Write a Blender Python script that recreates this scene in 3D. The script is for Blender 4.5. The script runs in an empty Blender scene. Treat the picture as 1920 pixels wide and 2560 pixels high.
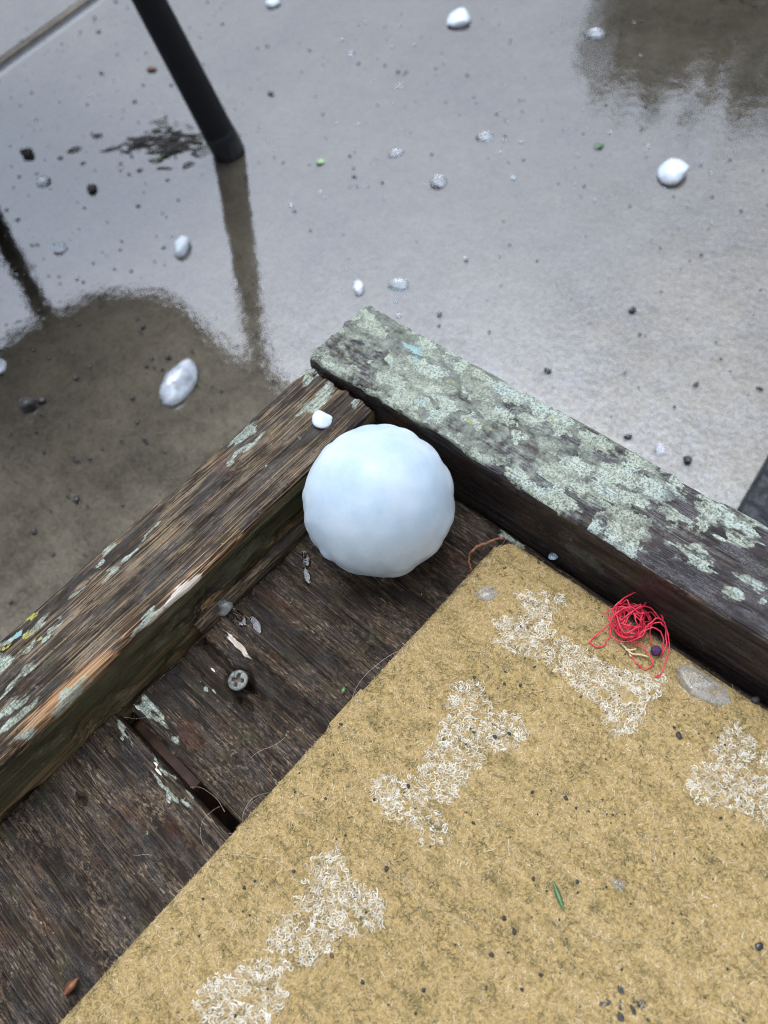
import bpy, bmesh, math, random
import numpy as np
from mathutils import Matrix, Vector

# ------------------------------------------------------------------ camera, world, sun, exposure
SC = bpy.context.scene
COL = SC.collection
R = np.array([[0.7316051, 0.6687320, -0.1324817],
              [0.5165362, -0.6705839, -0.5324544],
              [-0.4449094, 0.3211148, -0.8360269]])      # rows: image right, image down, view direction
CAM = np.array([0.24099, -0.15260, 0.32073])
FPX = 2011.7                                             # focal length in pixels of the 1920 px wide photograph
cam = bpy.data.cameras.new('camera'); camo = bpy.data.objects.new('camera', cam); COL.objects.link(camo)
m = Matrix.Identity(4)
for i in range(3):
    m[i][0] = R[0][i]; m[i][1] = -R[1][i]; m[i][2] = -R[2][i]; m[i][3] = CAM[i]
camo.matrix_world = m
cam.sensor_fit = 'HORIZONTAL'; cam.sensor_width = 36.0; cam.lens = FPX / 1920 * 36.0
cam.clip_start = 0.01; cam.clip_end = 500
cam.dof.use_dof = True; cam.dof.focus_distance = 0.338; cam.dof.aperture_fstop = 13.0
SC.camera = camo

SUN_AZ, SUN_EL = math.radians(150), math.radians(75)     # high, behind the cloud at the top of the picture
W = bpy.data.worlds.new('World'); SC.world = W; W.use_nodes = True
wt = W.node_tree; wt.nodes.clear()
wo = wt.nodes.new('ShaderNodeOutputWorld'); wb = wt.nodes.new('ShaderNodeBackground')
sk = wt.nodes.new('ShaderNodeTexSky'); sk.sky_type = 'NISHITA'; sk.sun_disc = False
sk.sun_elevation = SUN_EL; sk.sun_rotation = math.pi / 2 - SUN_AZ
sk.air_density = 1.0; sk.dust_density = 9.0; sk.ozone_density = 1.0
hs = wt.nodes.new('ShaderNodeHueSaturation'); hs.inputs['Saturation'].default_value = 0.30
wm = wt.nodes.new('ShaderNodeMix'); wm.data_type = 'RGBA'; wm.blend_type = 'MULTIPLY'; wm.inputs[0].default_value = 1.0; wm.inputs[7].default_value = (.86, .98, 1.18, 1)   # cool rain cloud
wt.links.new(sk.outputs[0], hs.inputs['Color']); wt.links.new(hs.outputs[0], wm.inputs[6]); wt.links.new(wm.outputs[2], wb.inputs[0]); wt.links.new(wb.outputs[0], wo.inputs[0])
wb.inputs[1].default_value = 0.15
sun = bpy.data.lights.new('sun', 'SUN'); sun.energy = 0.6; sun.angle = math.radians(170); sun.color = (1, .98, .96)   # overcast
suno = bpy.data.objects.new('sun', sun); COL.objects.link(suno)
sd = Vector((math.cos(SUN_AZ) * math.cos(SUN_EL), math.sin(SUN_AZ) * math.cos(SUN_EL), math.sin(SUN_EL)))
suno.rotation_euler = sd.to_track_quat('Z', 'Y').to_euler(); suno.location = sd * 5
SC.view_settings.view_transform = 'Standard'; SC.view_settings.look = 'None'
SC.view_settings.exposure = 0.66; SC.view_settings.gamma = 1.0
SC.render.engine = 'CYCLES'
SC.cycles.use_denoising = True; SC.cycles.denoiser = 'OPENIMAGEDENOISE'; SC.cycles.denoising_input_passes = 'RGB_ALBEDO_NORMAL'; SC.cycles.denoising_prefilter = 'NONE'
SC.cycles.pixel_filter_type = 'BLACKMAN_HARRIS'; SC.cycles.filter_width = 1.1
SC.cycles.max_bounces = 7; SC.cycles.transparent_max_bounces = 12
SC.cycles.sample_clamp_indirect = 6.0

# ------------------------------------------------------------------ helpers
G = 0.20                                                 # the planks lie this far above the concrete
rng = np.random.default_rng(7)
random.seed(7)

def P(u, v, z):
    """photo pixel -> point on the horizontal plane at height z"""
    d = R.T @ np.array([(u - 960) / FPX, (v - 1280) / FPX, 1.0])
    return CAM + d * ((z - CAM[2]) / d[2])

def px(z_point):                                         # metres per photo pixel at a point
    return float(R[2] @ (np.asarray(z_point) - CAM)) / FPX

_perm = rng.permutation(1 << 12); _val = rng.random(1 << 12)
def vnoise(x, y, z=None):
    x = np.asarray(x, float); y = np.asarray(y, float)
    z = np.zeros_like(x) if z is None else np.asarray(z, float) + 0 * x
    xi, yi, zi = np.floor(x).astype(int), np.floor(y).astype(int), np.floor(z).astype(int)
    xf, yf, zf = x - xi, y - yi, z - zi
    s = lambda t: t * t * (3 - 2 * t)
    xf, yf, zf = s(xf), s(yf), s(zf)
    def h(a, b, c): return _val[_perm[(_perm[(_perm[a & 4095] + b) & 4095] + c) & 4095]]
    r = 0
    for dx in (0, 1):
        for dy in (0, 1):
            for dz in (0, 1):
                w = (xf if dx else 1 - xf) * (yf if dy else 1 - yf) * (zf if dz else 1 - zf)
                r = r + w * h(xi + dx, yi + dy, zi + dz)
    return r
def fbm(x, y, z=None, o=4):
    a, t, r = 1.0, 0.0, 0
    for k in range(o):
        f = 2.0 ** k
        r = r + a * vnoise(x * f + 17.3 * k, y * f + 5.1 * k, None if z is None else z * f); t += a; a *= .5
    return r / t                                         # 0..1
def sstep(a, b, x):
    t = np.clip((x - a) / (b - a), 0, 1); return t * t * (3 - 2 * t)

def tag(o, label=None, cat=None, group=None, kind=None):
    if label: o['label'] = label
    if cat: o['category'] = cat
    if group: o['group'] = group
    if kind: o['kind'] = kind
    return o
def link(name, me, mat, parent=None):
    o = bpy.data.objects.new(name, me); COL.objects.link(o)
    if mat is not None and len(me.materials) == 0: me.materials.append(mat)
    if parent is not None: o.parent = parent
    return o
def empty(name, loc=(0, 0, 0)):
    o = bpy.data.objects.new(name, None); COL.objects.link(o); o.location = loc; o.empty_display_size = .02
    return o
def mesh_np(name, V, F, smooth=True, attrs=None):
    """V (n,3), F (m,3|4) arrays"""
    V = np.ascontiguousarray(V, np.float32); F = np.ascontiguousarray(F, np.int32)
    me = bpy.data.meshes.new(name); k = F.shape[1]
    me.vertices.add(len(V)); me.vertices.foreach_set('co', V.ravel())
    me.loops.add(F.size); me.loops.foreach_set('vertex_index', F.ravel())
    me.polygons.add(len(F)); me.polygons.foreach_set('loop_start', np.arange(0, F.size, k, dtype=np.int32))
    me.polygons.foreach_set('loop_total', np.full(len(F), k, np.int32))
    me.update(calc_edges=True); me.validate()
    if smooth: me.polygons.foreach_set('use_smooth', np.ones(len(me.polygons), bool))
    for n, a in (attrs or {}).items():
        at = me.attributes.new(n, 'FLOAT', 'POINT'); at.data.foreach_set('value', np.ascontiguousarray(a, np.float32).ravel())
    return me
def mesh_py(name, V, F, smooth=False):
    me = bpy.data.meshes.new(name); me.from_pydata([tuple(map(float, v)) for v in V], [], F); me.update()
    if smooth: me.polygons.foreach_set('use_smooth', np.ones(len(me.polygons), bool))
    return me
def grid_faces(n, m_, wrap=False):
    i = np.arange(n - 1)[:, None]; j = np.arange(m_ if wrap else m_ - 1)[None, :]; j2 = (j + 1) % m_
    return np.stack(np.broadcast_arrays(i * m_ + j, (i + 1) * m_ + j, (i + 1) * m_ + j2, i * m_ + j2), -1).reshape(-1, 4)
def catmull(pts, n=8, closed=False):
    pts = np.asarray(pts, float)
    Q = np.vstack([pts[-1:], pts, pts[:2]]) if closed else np.vstack([2 * pts[0] - pts[1], pts, 2 * pts[-1] - pts[-2]])
    out = []
    for i in range(1, len(Q) - 2):
        p0, p1, p2, p3 = Q[i - 1:i + 3]
        for t in np.arange(n) / n:
            out.append(.5 * (2 * p1 + (p2 - p0) * t + (2 * p0 - 5 * p1 + 4 * p2 - p3) * t * t + (3 * p1 - p0 - 3 * p2 + p3) * t ** 3))
    if not closed: out.append(Q[-2])
    return np.array(out)
def tube_np(pts, rad, sides=6):
    pts = np.asarray(pts, float); n = len(pts); rad = np.broadcast_to(rad, (n,))
    t = np.gradient(pts, axis=0); t /= np.linalg.norm(t, axis=1)[:, None] + 1e-12
    up = np.array([0, 0, 1.0]) if abs(t[0][2]) < .9 else np.array([1.0, 0, 0])
    a = np.cross(t[0], up); a /= np.linalg.norm(a); V = []
    for i in range(n):
        a = a - t[i] * (a @ t[i]); a /= np.linalg.norm(a) + 1e-12; b = np.cross(t[i], a)
        for k in range(sides):
            q = 2 * math.pi * k / sides; V.append(pts[i] + rad[i] * (math.cos(q) * a + math.sin(q) * b))
    return np.array(V), grid_faces(n, sides, True)
def tube_mesh(name, pts, rad, sides=6):
    V, F = tube_np(pts, rad, sides); n = len(pts)
    V = np.vstack([V, pts[0], pts[-1]]); T = [list(f) for f in F]; c0, c1 = len(V) - 2, len(V) - 1
    for k in range(sides):
        T.append([c0, k, (k + 1) % sides]); T.append([c1, (n - 1) * sides + (k + 1) % sides, (n - 1) * sides + k])
    return mesh_py(name, V, T, True)
def box_mesh(name, x0, x1, y0, y1, z0, z1, bev=.002):
    bm = bmesh.new(); bmesh.ops.create_cube(bm, size=1)
    for v in bm.verts: v.co = Vector((x0 + (v.co.x + .5) * (x1 - x0), y0 + (v.co.y + .5) * (y1 - y0), z0 + (v.co.z + .5) * (z1 - z0)))
    if bev: bmesh.ops.bevel(bm, geom=bm.edges[:], offset=bev, segments=2, affect='EDGES', profile=.6)
    me = bpy.data.meshes.new(name); bm.to_mesh(me); bm.free(); return me

# ------------------------------------------------------------------ material helper
class NT:
    def __init__(s, name):
        s.m = bpy.data.materials.new(name); s.m.use_nodes = True; s.t = s.m.node_tree; s.t.nodes.clear()
        s.out = s.n('ShaderNodeOutputMaterial')
    def n(s, typ, **kw):
        nd = s.t.nodes.new(typ)
        for k, v in kw.items(): setattr(nd, k, v)
        return nd
    def set(s, sock, v):
        if isinstance(v, bpy.types.NodeSocket): s.t.links.new(v, sock)
        elif isinstance(v, (tuple, list)):
            v = list(v)
            if sock.type == 'RGBA' and len(v) == 3: v = v + [1]
            sock.default_value = v
        elif sock.type == 'VECTOR': sock.default_value = (v, v, v)
        elif sock.type == 'RGBA': sock.default_value = (v, v, v, 1)
        else: sock.default_value = v
    def obj(s): return s.n('ShaderNodeTexCoord').outputs['Object']
    def geo(s): return s.n('ShaderNodeNewGeometry').outputs['Position']
    def attr(s, name): return s.n('ShaderNodeAttribute', attribute_name=name).outputs['Fac']
    def vmul(s, v, k, add=(0, 0, 0)):
        nd = s.n('ShaderNodeVectorMath', operation='MULTIPLY_ADD'); s.set(nd.inputs[0], v); s.set(nd.inputs[1], k); s.set(nd.inputs[2], add); return nd.outputs[0]
    def noise(s, v, scale=1.0, detail=4, rough=.55, dist=0.0, color=False):
        nd = s.n('ShaderNodeTexNoise'); s.set(nd.inputs['Vector'], v)
        for k, x in (('Scale', scale), ('Detail', detail), ('Roughness', rough), ('Distortion', dist)): nd.inputs[k].default_value = x
        return nd.outputs['Color' if color else 'Fac']
    def voro(s, v, scale=1.0, feature='F1', rand=1.0, out='Distance'):
        nd = s.n('ShaderNodeTexVoronoi', feature=feature); s.set(nd.inputs['Vector'], v); nd.inputs['Scale'].default_value = scale
        nd.inputs['Randomness'].default_value = rand; return nd.outputs[out]
    def math(s, op, a, b=0.0, clamp=False):
        nd = s.n('ShaderNodeMath', operation=op, use_clamp=clamp); s.set(nd.inputs[0], a); s.set(nd.inputs[1], b); return nd.outputs[0]
    def ss(s, x, a, b, lo=0.0, hi=1.0):
        nd = s.n('ShaderNodeMapRange', interpolation_type='SMOOTHSTEP'); s.set(nd.inputs[0], x)
        for k, v in zip((1, 2, 3, 4), (a, b, lo, hi)): s.set(nd.inputs[k], v)
        return nd.outputs[0]
    def ramp(s, f, stops):
        nd = s.n('ShaderNodeValToRGB'); s.set(nd.inputs[0], f); e = nd.color_ramp.elements
        while len(e) < len(stops): e.new(.5)
        for el, (p, c) in zip(e, stops): el.position = p; el.color = (*c, 1)
        return nd.outputs[0]
    def mix(s, f, a, b, mode='MIX'):
        nd = s.n('ShaderNodeMix', data_type='RGBA', blend_type=mode); s.set(nd.inputs[0], f); s.set(nd.inputs[6], a); s.set(nd.inputs[7], b); return nd.outputs[2]
    def bump(s, h, strength=.5, dist=.001, normal=None):
        nd = s.n('ShaderNodeBump'); s.set(nd.inputs['Strength'], strength); s.set(nd.inputs['Distance'], dist); s.set(nd.inputs['Height'], h)
        if normal is not None: s.set(nd.inputs['Normal'], normal)
        return nd.outputs[0]
    def bsdf(s, **kw):
        nd = s.n('ShaderNodeBsdfPrincipled')
        for k, v in kw.items(): s.set(nd.inputs[k.replace('_', ' ')], v)
        return nd
    def done(s, shader):
        s.t.links.new(shader if isinstance(shader, bpy.types.NodeSocket) else shader.outputs[0], s.out.inputs[0]); return s.m

# ------------------------------------------------------------------ materials
def wood_mat(name, seed, lines=.5, flecks=.5, pal=None, gloss=(.2, .5), spec=.35, rail=False, mottle=.0, fl_sc=(150, 900, 900)):
    """weathered wet timber; object x runs along the grain. attributes: lich, cover, bare, pale, moss, yellow, ylich, tlich"""
    n = NT(name); o = n.obj()
    wob = n.noise(n.vmul(o, 11, (seed, 0, 0)), 1, 2, .5, color=True)
    ow = n.n('ShaderNodeVectorMath', operation='MULTIPLY_ADD'); n.set(ow.inputs[0], wob); n.set(ow.inputs[1], (0, .0055, .0055)); n.set(ow.inputs[2], o); ow = ow.outputs[0]
    fine = n.noise(n.vmul(ow, (19, 1700, 1700), (seed, 0, 0)), 1, 4, .6)
    mid = n.noise(n.vmul(ow, (9, 560, 560), (seed + 3, 0, 0)), 1, 4, .6)
    fleck = n.noise(n.vmul(ow, fl_sc, (seed + 9, 0, 0)), 1, 4, .65)
    blot = n.noise(n.vmul(o, (34, 80, 80), (seed + 5, 0, 0)), 1, 6, .66)
    speck = n.noise(n.vmul(o, 1100, (seed, 1, 0)), 1, 2, .6)
    d0, d1, b0, t0, t1 = pal
    c = n.mix(n.ss(mid, .36, .62), d0, d1)
    c = n.mix(n.math('MULTIPLY', n.ss(n.math('ADD', fine, n.math('MULTIPLY', n.math('SUBTRACT', blot, .5), .5)), .44, .60), .85), c, b0)
    ln = n.math('MULTIPLY', n.ss(n.math('ADD', n.math('ADD', fine, n.math('MULTIPLY', n.math('SUBTRACT', mid, .5), .5)), n.math('MULTIPLY', n.math('SUBTRACT', blot, .5), .6)), .50, .66), lines)
    c = n.mix(ln, c, n.mix(speck, t0, t1))
    fl = n.math('MULTIPLY', n.math('MULTIPLY', n.ss(fleck, .54, .66), n.ss(blot, .44, .60)), flecks)
    c = n.mix(fl, c, n.mix(speck, t0, t1))
    if mottle:
        m1 = n.noise(n.vmul(o, (360, 620, 620), (seed, 11, 0)), 1, 5, .72); m2 = n.noise(n.vmul(o, (26, 34, 34), (seed, 13, 0)), 1, 4, .6)
        mk = n.math('MULTIPLY', n.ss(m1, .50, .64), n.ss(m2, .42, .68))
        c = n.mix(n.math('MULTIPLY', mk, mottle), c, n.mix(n.ss(m2, .5, .75), t0, n.mix(speck, t0, t1)))
        c = n.mix(n.math('MULTIPLY', n.ss(n.noise(n.vmul(o, (60, 90, 90), (seed, 17, 0)), 1, 4, .6), .55, .72), .4), c, n.mix(speck, (.02, .022, .008), (.07, .065, .026)))
    c = n.mix(n.ss(n.noise(n.vmul(o, 420, (seed, 5, 0)), 1, 3, .6), .60, .70, 0, .75), c, d0)      # black algae peppering
    red = n.ss(n.noise(n.vmul(o, (26, 60, 60), (seed + 21, 0, 0)), 1, 4, .6), .56, .74)
    c = n.mix(n.math('MULTIPLY', red, .4), c, (.075, .028, .014))
    bare_n = n.ss(n.math('ADD', n.attr('bare'), n.math('MULTIPLY', n.math('SUBTRACT', n.math('MULTIPLY', n.math('ADD', mid, fine), .5), .5), 1.6)), .38, .6)
    c = n.mix(n.math('MULTIPLY', bare_n, .9), c, n.ramp(fine, [(.28, (.09, .04, .018)), (.48, (.30, .15, .06)), (.7, (.50, .32, .17))]))
    pale = n.ss(n.math('ADD', n.attr('pale'), n.math('MULTIPLY', n.math('SUBTRACT', n.math('MULTIPLY', n.math('ADD', mid, fine), .5), .5), 1.5)), .45, .6)
    c = n.mix(pale, c, n.ramp(fine, [(.25, (.38, .28, .19)), (.7, (.70, .63, .53))]))
    moss = n.ss(n.math('ADD', n.attr('moss'), n.math('MULTIPLY', n.math('SUBTRACT', blot, .5), 1.6)), .45, .85)
    c = n.mix(n.math('MULTIPLY', moss, .72), c, n.mix(speck, (.026, .025, .012), (.085, .08, .036)))
    # lichen crusts
    ani = n.noise(n.vmul(ow, (95, 520, 520), (seed, 2, 0)), 1, 4, .65)
    lw = n.noise(n.vmul(o, 230, (seed, 0, 0)), 1, 5, .66)
    pores = n.noise(n.vmul(o, 1000), 1, 3, .7)
    lwa = n.math('ADD', n.math('MULTIPLY', ani, .45 if rail else .75), n.math('MULTIPLY', lw, .55 if rail else .25))
    spot = n.ss(n.math('ADD', n.attr('lich'), n.math('MULTIPLY', n.math('SUBTRACT', lwa, .5), 2.3)), .40, .62)
    L = n.math('MULTIPLY', spot, n.ss(fine, .34, .52, .45, 1.0))
    hue = n.noise(n.vmul(o, 70, (0, 7, 0)), 1, 4, .65)
    if rail:
        cov = n.attr('cover')
        film = n.ss(n.math('ADD', cov, n.math('MULTIPLY', n.math('SUBTRACT', n.math('ADD', n.math('MULTIPLY', ani, .5), n.math('MULTIPLY', lw, .5)), .5), 2.4)), .35, .75)
        c = n.mix(n.math('MULTIPLY', film, .65), c, n.ramp(lw, [(.32, (.06, .062, .052)), (.5, (.15, .165, .125)), (.68, (.28, .30, .23))]))
        ov = n.n('ShaderNodeVectorMath', operation='MULTIPLY_ADD'); n.set(ov.inputs[0], n.noise(n.vmul(o, 85, (seed, 3, 0)), 1, 5, .65, color=True)); n.set(ov.inputs[1], (.022, .014, .014)); n.set(ov.inputs[2], o)
        for (sc, th, k) in (((52, 105, 105), .50, 0), ((88, 165, 165), .62, 5)):
            vv = n.vmul(ov.outputs[0], sc, (k, k, k))
            cell = n.n('ShaderNodeSeparateColor'); n.set(cell.inputs[0], n.voro(vv, 1, out='Color'))
            dist = n.voro(vv, 1)
            pr = n.ss(n.math('ADD', cov, n.math('MULTIPLY', n.math('SUBTRACT', cell.outputs[0], .5), 1.0)), th, th + .08)
            disc = n.ss(n.math('ADD', dist, n.math('MULTIPLY', n.math('SUBTRACT', lw, .5), 1.1)), .62, .48)
            L = n.math('MAXIMUM', L, n.math('MULTIPLY', pr, disc))
            hue = n.math('ADD', n.math('MULTIPLY', hue, .7), n.math('MULTIPLY', cell.outputs[1], .3))
    L = n.math('MULTIPLY', L, n.ss(pores, .37, .50, .3, 1.0))
    L = n.math('MULTIPLY', L, n.ss(n.noise(n.vmul(o, 300, (3, 3, 9)), 1, 4, .7), .38, .48, .5, 1.0))
    lc = n.ramp(hue, [(.30, (.17, .18, .145)), (.44, (.275, .30, .23)), (.56, (.35, .385, .31)), (.70, (.32, .375, .34))])
    lc = n.mix(n.ss(lw, .35, .7, 0, .5), lc, (.44, .455, .345))
    c = n.mix(L, c, lc)
    yel = n.math('MULTIPLY', n.ss(n.noise(n.vmul(o, 330, (4, 4, 4)), 1, 2, .5), .70, .76), n.attr('yellow'))
    yl = n.ss(n.math('ADD', n.attr('ylich'), n.math('MULTIPLY', n.math('SUBTRACT', lw, .5), 2.6)), .45, .6)
    c = n.mix(n.math('MINIMUM', n.math('ADD', yel, n.math('MULTIPLY', yl, n.ss(pores, .38, .52))), 1), c, (.30, .27, .05))
    tq = n.ss(n.math('ADD', n.attr('tlich'), n.math('MULTIPLY', n.math('SUBTRACT', lw, .5), 2.4)), .45, .6)
    c = n.mix(n.math('MULTIPLY', tq, .8), c, (.22, .36, .335))
    wet = n.ss(n.noise(n.vmul(o, (45, 140, 140), (seed, 8, 0)), 1, 4, .6), .40, .62)
    ro = n.mix(L, n.mix(wet, (gloss[1],) * 3, (gloss[0],) * 3), (.8,) * 3)
    h = n.math('ADD', n.math('MULTIPLY', fine, .9), n.math('MULTIPLY', mid, .9))
    h = n.math('ADD', h, n.math('MULTIPLY', fleck, .45))
    h = n.math('ADD', h, n.math('MULTIPLY', L, n.math('ADD', .12, n.math('MULTIPLY', pores, .7))))
    b = n.bsdf(Base_Color=c, Roughness=ro, Normal=n.bump(h, .8, .0008)); n.set(b.inputs['Specular IOR Level'], n.math('MULTIPLY', n.math('MULTIPLY', n.math('SUBTRACT', 1, L), n.ss(wet, 0, 1, .35, 1.0)), spec))
    return n.done(b)

def plain(name, col, rough=.5, metal=0.0, var=.25, scale=300, bump=.0, spec=.5):
    n = NT(name); f = n.noise(n.vmul(n.obj(), scale), 1, 4, .6)
    lo = tuple(x * (1 - var) for x in col); hi = tuple(min(1, x * (1 + var)) for x in col)
    b = n.bsdf(Base_Color=n.ramp(f, [(.3, lo), (.7, hi)]), Roughness=rough, Metallic=metal)
    b.inputs['Specular IOR Level'].default_value = spec
    if bump: n.set(b.inputs['Normal'], n.bump(f, .8, bump))
    return n.done(b)

def mat_hail():
    n = NT('hail_ice'); o = n.obj()
    cl = n.noise(n.vmul(o, 45), 1, 5, .62)
    c = n.ramp(cl, [(.32, (.335, .405, .45)), (.5, (.395, .455, .49)), (.68, (.455, .50, .52))])
    sp = n.voro(n.vmul(o, 170), 1, 'F1', 1.0)
    rare = n.n('ShaderNodeSeparateColor'); n.set(rare.inputs[0], n.voro(n.vmul(o, 170), 1, out='Color'))
    dot = n.math('MULTIPLY', n.ss(sp, .12, .06), n.math('GREATER_THAN', rare.outputs[0], .93))
    c = n.mix(n.math('MULTIPLY', dot, .8), c, (.1, .08, .06))
    h = n.noise(n.vmul(o, 150), 1, 5, .6)
    b = n.bsdf(Base_Color=c, Roughness=n.ramp(cl, [(.35, (.38,) * 3), (.65, (.55,) * 3)]), Normal=n.bump(h, .45, .0012), Subsurface_Weight=1.0, Subsurface_Radius=(1.0, 1.12, 1.22), Subsurface_Scale=.026, IOR=1.31, Specular_IOR_Level=.3, Coat_Weight=.25, Coat_Roughness=.12)
    return n.done(b)
def mat_ice(name, white=.35, rough=.08):  # noqa
    """clear to milky ice"""
    n = NT(name); o = n.obj(); f = n.noise(n.vmul(o, 75), 1, 3, .55)
    gl = n.bsdf(Base_Color=(.98, .985, .99), Roughness=rough, Transmission_Weight=1.0, IOR=1.27, Normal=n.bump(f, .2, .0008))
    wh = n.bsdf(Base_Color=(.56, .61, .65), Roughness=.2, Subsurface_Weight=.5, Subsurface_Scale=.004, Normal=n.bump(f, .3, .0006))
    mx = n.n('ShaderNodeMixShader'); n.set(mx.inputs[0], n.ss(f, .3, .75, max(0, white - .25), min(1, white + .25))); n.t.links.new(gl.outputs[0], mx.inputs[1]); n.t.links.new(wh.outputs[0], mx.inputs[2])
    return n.done(mx.outputs[0])
def mat_shard():
    n = NT('glassy_ice'); o = n.obj(); f = n.noise(n.vmul(o, 140), 1, 3, .5)
    gl = n.bsdf(Base_Color=(.98, .98, .98), Roughness=.06, Transmission_Weight=1.0, IOR=1.31, Normal=n.bump(f, .5, .001))
    wh = n.bsdf(Base_Color=(.62, .63, .62), Roughness=.12, Normal=n.bump(f, .2, .001))
    lw = n.n('ShaderNodeLayerWeight'); lw.inputs[0].default_value = .25
    mx = n.n('ShaderNodeMixShader'); n.set(mx.inputs[0], n.math('ADD', n.ss(f, .35, .7, .06, .26), n.math('MULTIPLY', lw.outputs['Facing'], .40), True)); n.t.links.new(gl.outputs[0], mx.inputs[1]); n.t.links.new(wh.outputs[0], mx.inputs[2])
    return n.done(mx.outputs[0])
def mat_water_film():
    """thin standing rain water: clear, mirrors the sky; smooth where it is deeper, rough where the concrete grain breaks it"""
    n = NT('rain_water'); g = n.geo()
    big = n.noise(n.vmul(g, (3.0, 3.0, 0)), 1, 3, .5)
    sep = n.n('ShaderNodeSeparateXYZ'); n.set(sep.inputs[0], g)
    # the slab falls towards -x -y: water stands deeper there
    t = n.math('ADD', n.math('MULTIPLY', sep.outputs[0], .85), n.math('MULTIPLY', sep.outputs[1], -.35))
    shallow = n.ss(n.math('ADD', t, n.math('MULTIPLY', n.math('SUBTRACT', big, .5), .45)), -.42, .08)
    grain = n.noise(n.vmul(g, 420), 1, 3, .65)
    pit = n.noise(n.vmul(g, 150), 1, 3, .6)
    rip = n.noise(n.vmul(g, 34), 1, 2, .5)
    h = n.math('ADD', n.math('MULTIPLY', rip, n.ss(shallow, 0, 1, .34, .5)), n.math('MULTIPLY', pit, n.ss(shallow, 0, 1, .13, .36)))
    h = n.math('ADD', h, n.math('MULTIPLY', grain, n.ss(shallow, 0, 1, .008, .03)))
    nm = n.bump(h, .55, .0012)
    fr = n.n('ShaderNodeFresnel'); fr.inputs[0].default_value = 2.9; n.t.links.new(nm, fr.inputs[1])
    gl = n.n('ShaderNodeBsdfGlossy'); n.set(gl.inputs['Roughness'], n.ss(shallow, 0, 1, .004, .05)); n.t.links.new(nm, gl.inputs['Normal'])
    tr = n.n('ShaderNodeBsdfTransparent'); n.set(tr.inputs[0], (.93, .93, .90))
    mx = n.n('ShaderNodeMixShader'); patch = n.noise(n.vmul(g, 260, (7, 0, 0)), 1, 4, .7); patch2 = n.noise(n.vmul(g, 38, (3, 0, 0)), 1, 4, .6)
    thin = n.math('MULTIPLY', n.ss(patch, .38, .62, .66, 1.22), n.ss(patch2, .35, .65, .82, 1.1))      # grains break through the film
    n.set(mx.inputs[0], n.math('MULTIPLY', fr.outputs[0], n.math('MULTIPLY', n.ss(shallow, 0, 1, 1.0, .68), n.mix(n.ss(shallow, 0, 1, .15, 1.0), (1, 1, 1), thin)))); n.t.links.new(tr.outputs[0], mx.inputs[1]); n.t.links.new(gl.outputs[0], mx.inputs[2])
    return n.done(mx.outputs[0])
def mat_concrete():
    n = NT('wet_concrete'); g = n.geo()
    a = n.noise(n.vmul(g, 9, (2, 0, 0)), 1, 6, .62); s1 = n.noise(n.vmul(g, 320), 1, 4, .7); s2 = n.noise(n.vmul(g, 60), 1, 5, .65)
    c = n.ramp(n.math('ADD', n.math('MULTIPLY', a, .6), n.math('MULTIPLY', s2, .4)), [(.36, (.092, .071, .044)), (.5, (.185, .150, .102)), (.64, (.275, .232, .168))])
    c = n.mix(n.ss(s1, .42, .64, 0, .8), c, n.mix(.6, c, (.30, .275, .235)))
    c = n.mix(n.ss(n.noise(n.vmul(g, 150, (5, 0, 0)), 1, 5, .75), .50, .64, 0, .7), c, n.mix(.6, c, (.05, .04, .028)))
    big = n.noise(n.vmul(g, (3.0, 3.0, 0)), 1, 3, .5); sep = n.n('ShaderNodeSeparateXYZ'); n.set(sep.inputs[0], g)
    t = n.math('ADD', n.math('MULTIPLY', sep.outputs[0], .85), n.math('MULTIPLY', sep.outputs[1], -.35))
    dry = n.ss(n.math('ADD', t, n.math('MULTIPLY', n.math('SUBTRACT', big, .5), .45)), -.42, .08)        # same fall as the water: damp, not flooded
    c = n.mix(n.math('MULTIPLY', dry, .15), c, n.mix(1.0, c, (1.75, 1.8, 1.9), 'MULTIPLY'))
    c = n.mix(n.math('MULTIPLY', n.ss(n.noise(n.vmul(g, 520, (1, 2, 0)), 1, 2, .6), .60, .70), .45), c, (.50, .47, .43))
    rust = n.ss(n.noise(n.vmul(g, 26, (9, 1, 0)), 1, 4, .6), .68, .78)
    c = n.mix(n.math('MULTIPLY', rust, .4), c, (.16, .085, .03))
    pits = n.ss(n.voro(n.vmul(g, 240), 1), .1, .2)
    c = n.mix(n.math('SUBTRACT', 1, pits), c, n.mix(.6, c, (.03, .028, .025)))
    b = n.bsdf(Base_Color=c, Roughness=.6, Normal=n.bump(n.math('ADD', s1, s2), .5, .0015)); return n.done(b)
def mat_felt():
    n = NT('felt_base'); g = n.obj()
    f = n.noise(n.vmul(g, 700), 1, 4, .7); d = n.noise(n.vmul(g, (90, 240, 100)), 1, 4, .6)
    c = n.ramp(f, [(.3, (.17, .115, .045)), (.7, (.42, .29, .115))])
    c = n.mix(n.ss(d, .52, .75, 0, .7), c, (.09, .075, .028))
    b = n.bsdf(Base_Color=c, Roughness=.95, Normal=n.bump(f, .9, .0008)); b.inputs['Specular IOR Level'].default_value = .1
    return n.done(b)
def mat_fibre():
    n = NT('felt_fibre'); r = n.attr('rnd')
    c = n.ramp(r, [(.0, (.05, .048, .018)), (.13, (.13, .105, .035)), (.3, (.265, .185, .088)), (.6, (.425, .305, .152)), (.88, (.52, .395, .22)), (1.0, (.63, .55, .38))])
    b = n.bsdf(Base_Color=c, Roughness=.7); b.inputs['Specular IOR Level'].default_value = .25
    return n.done(b)
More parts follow.
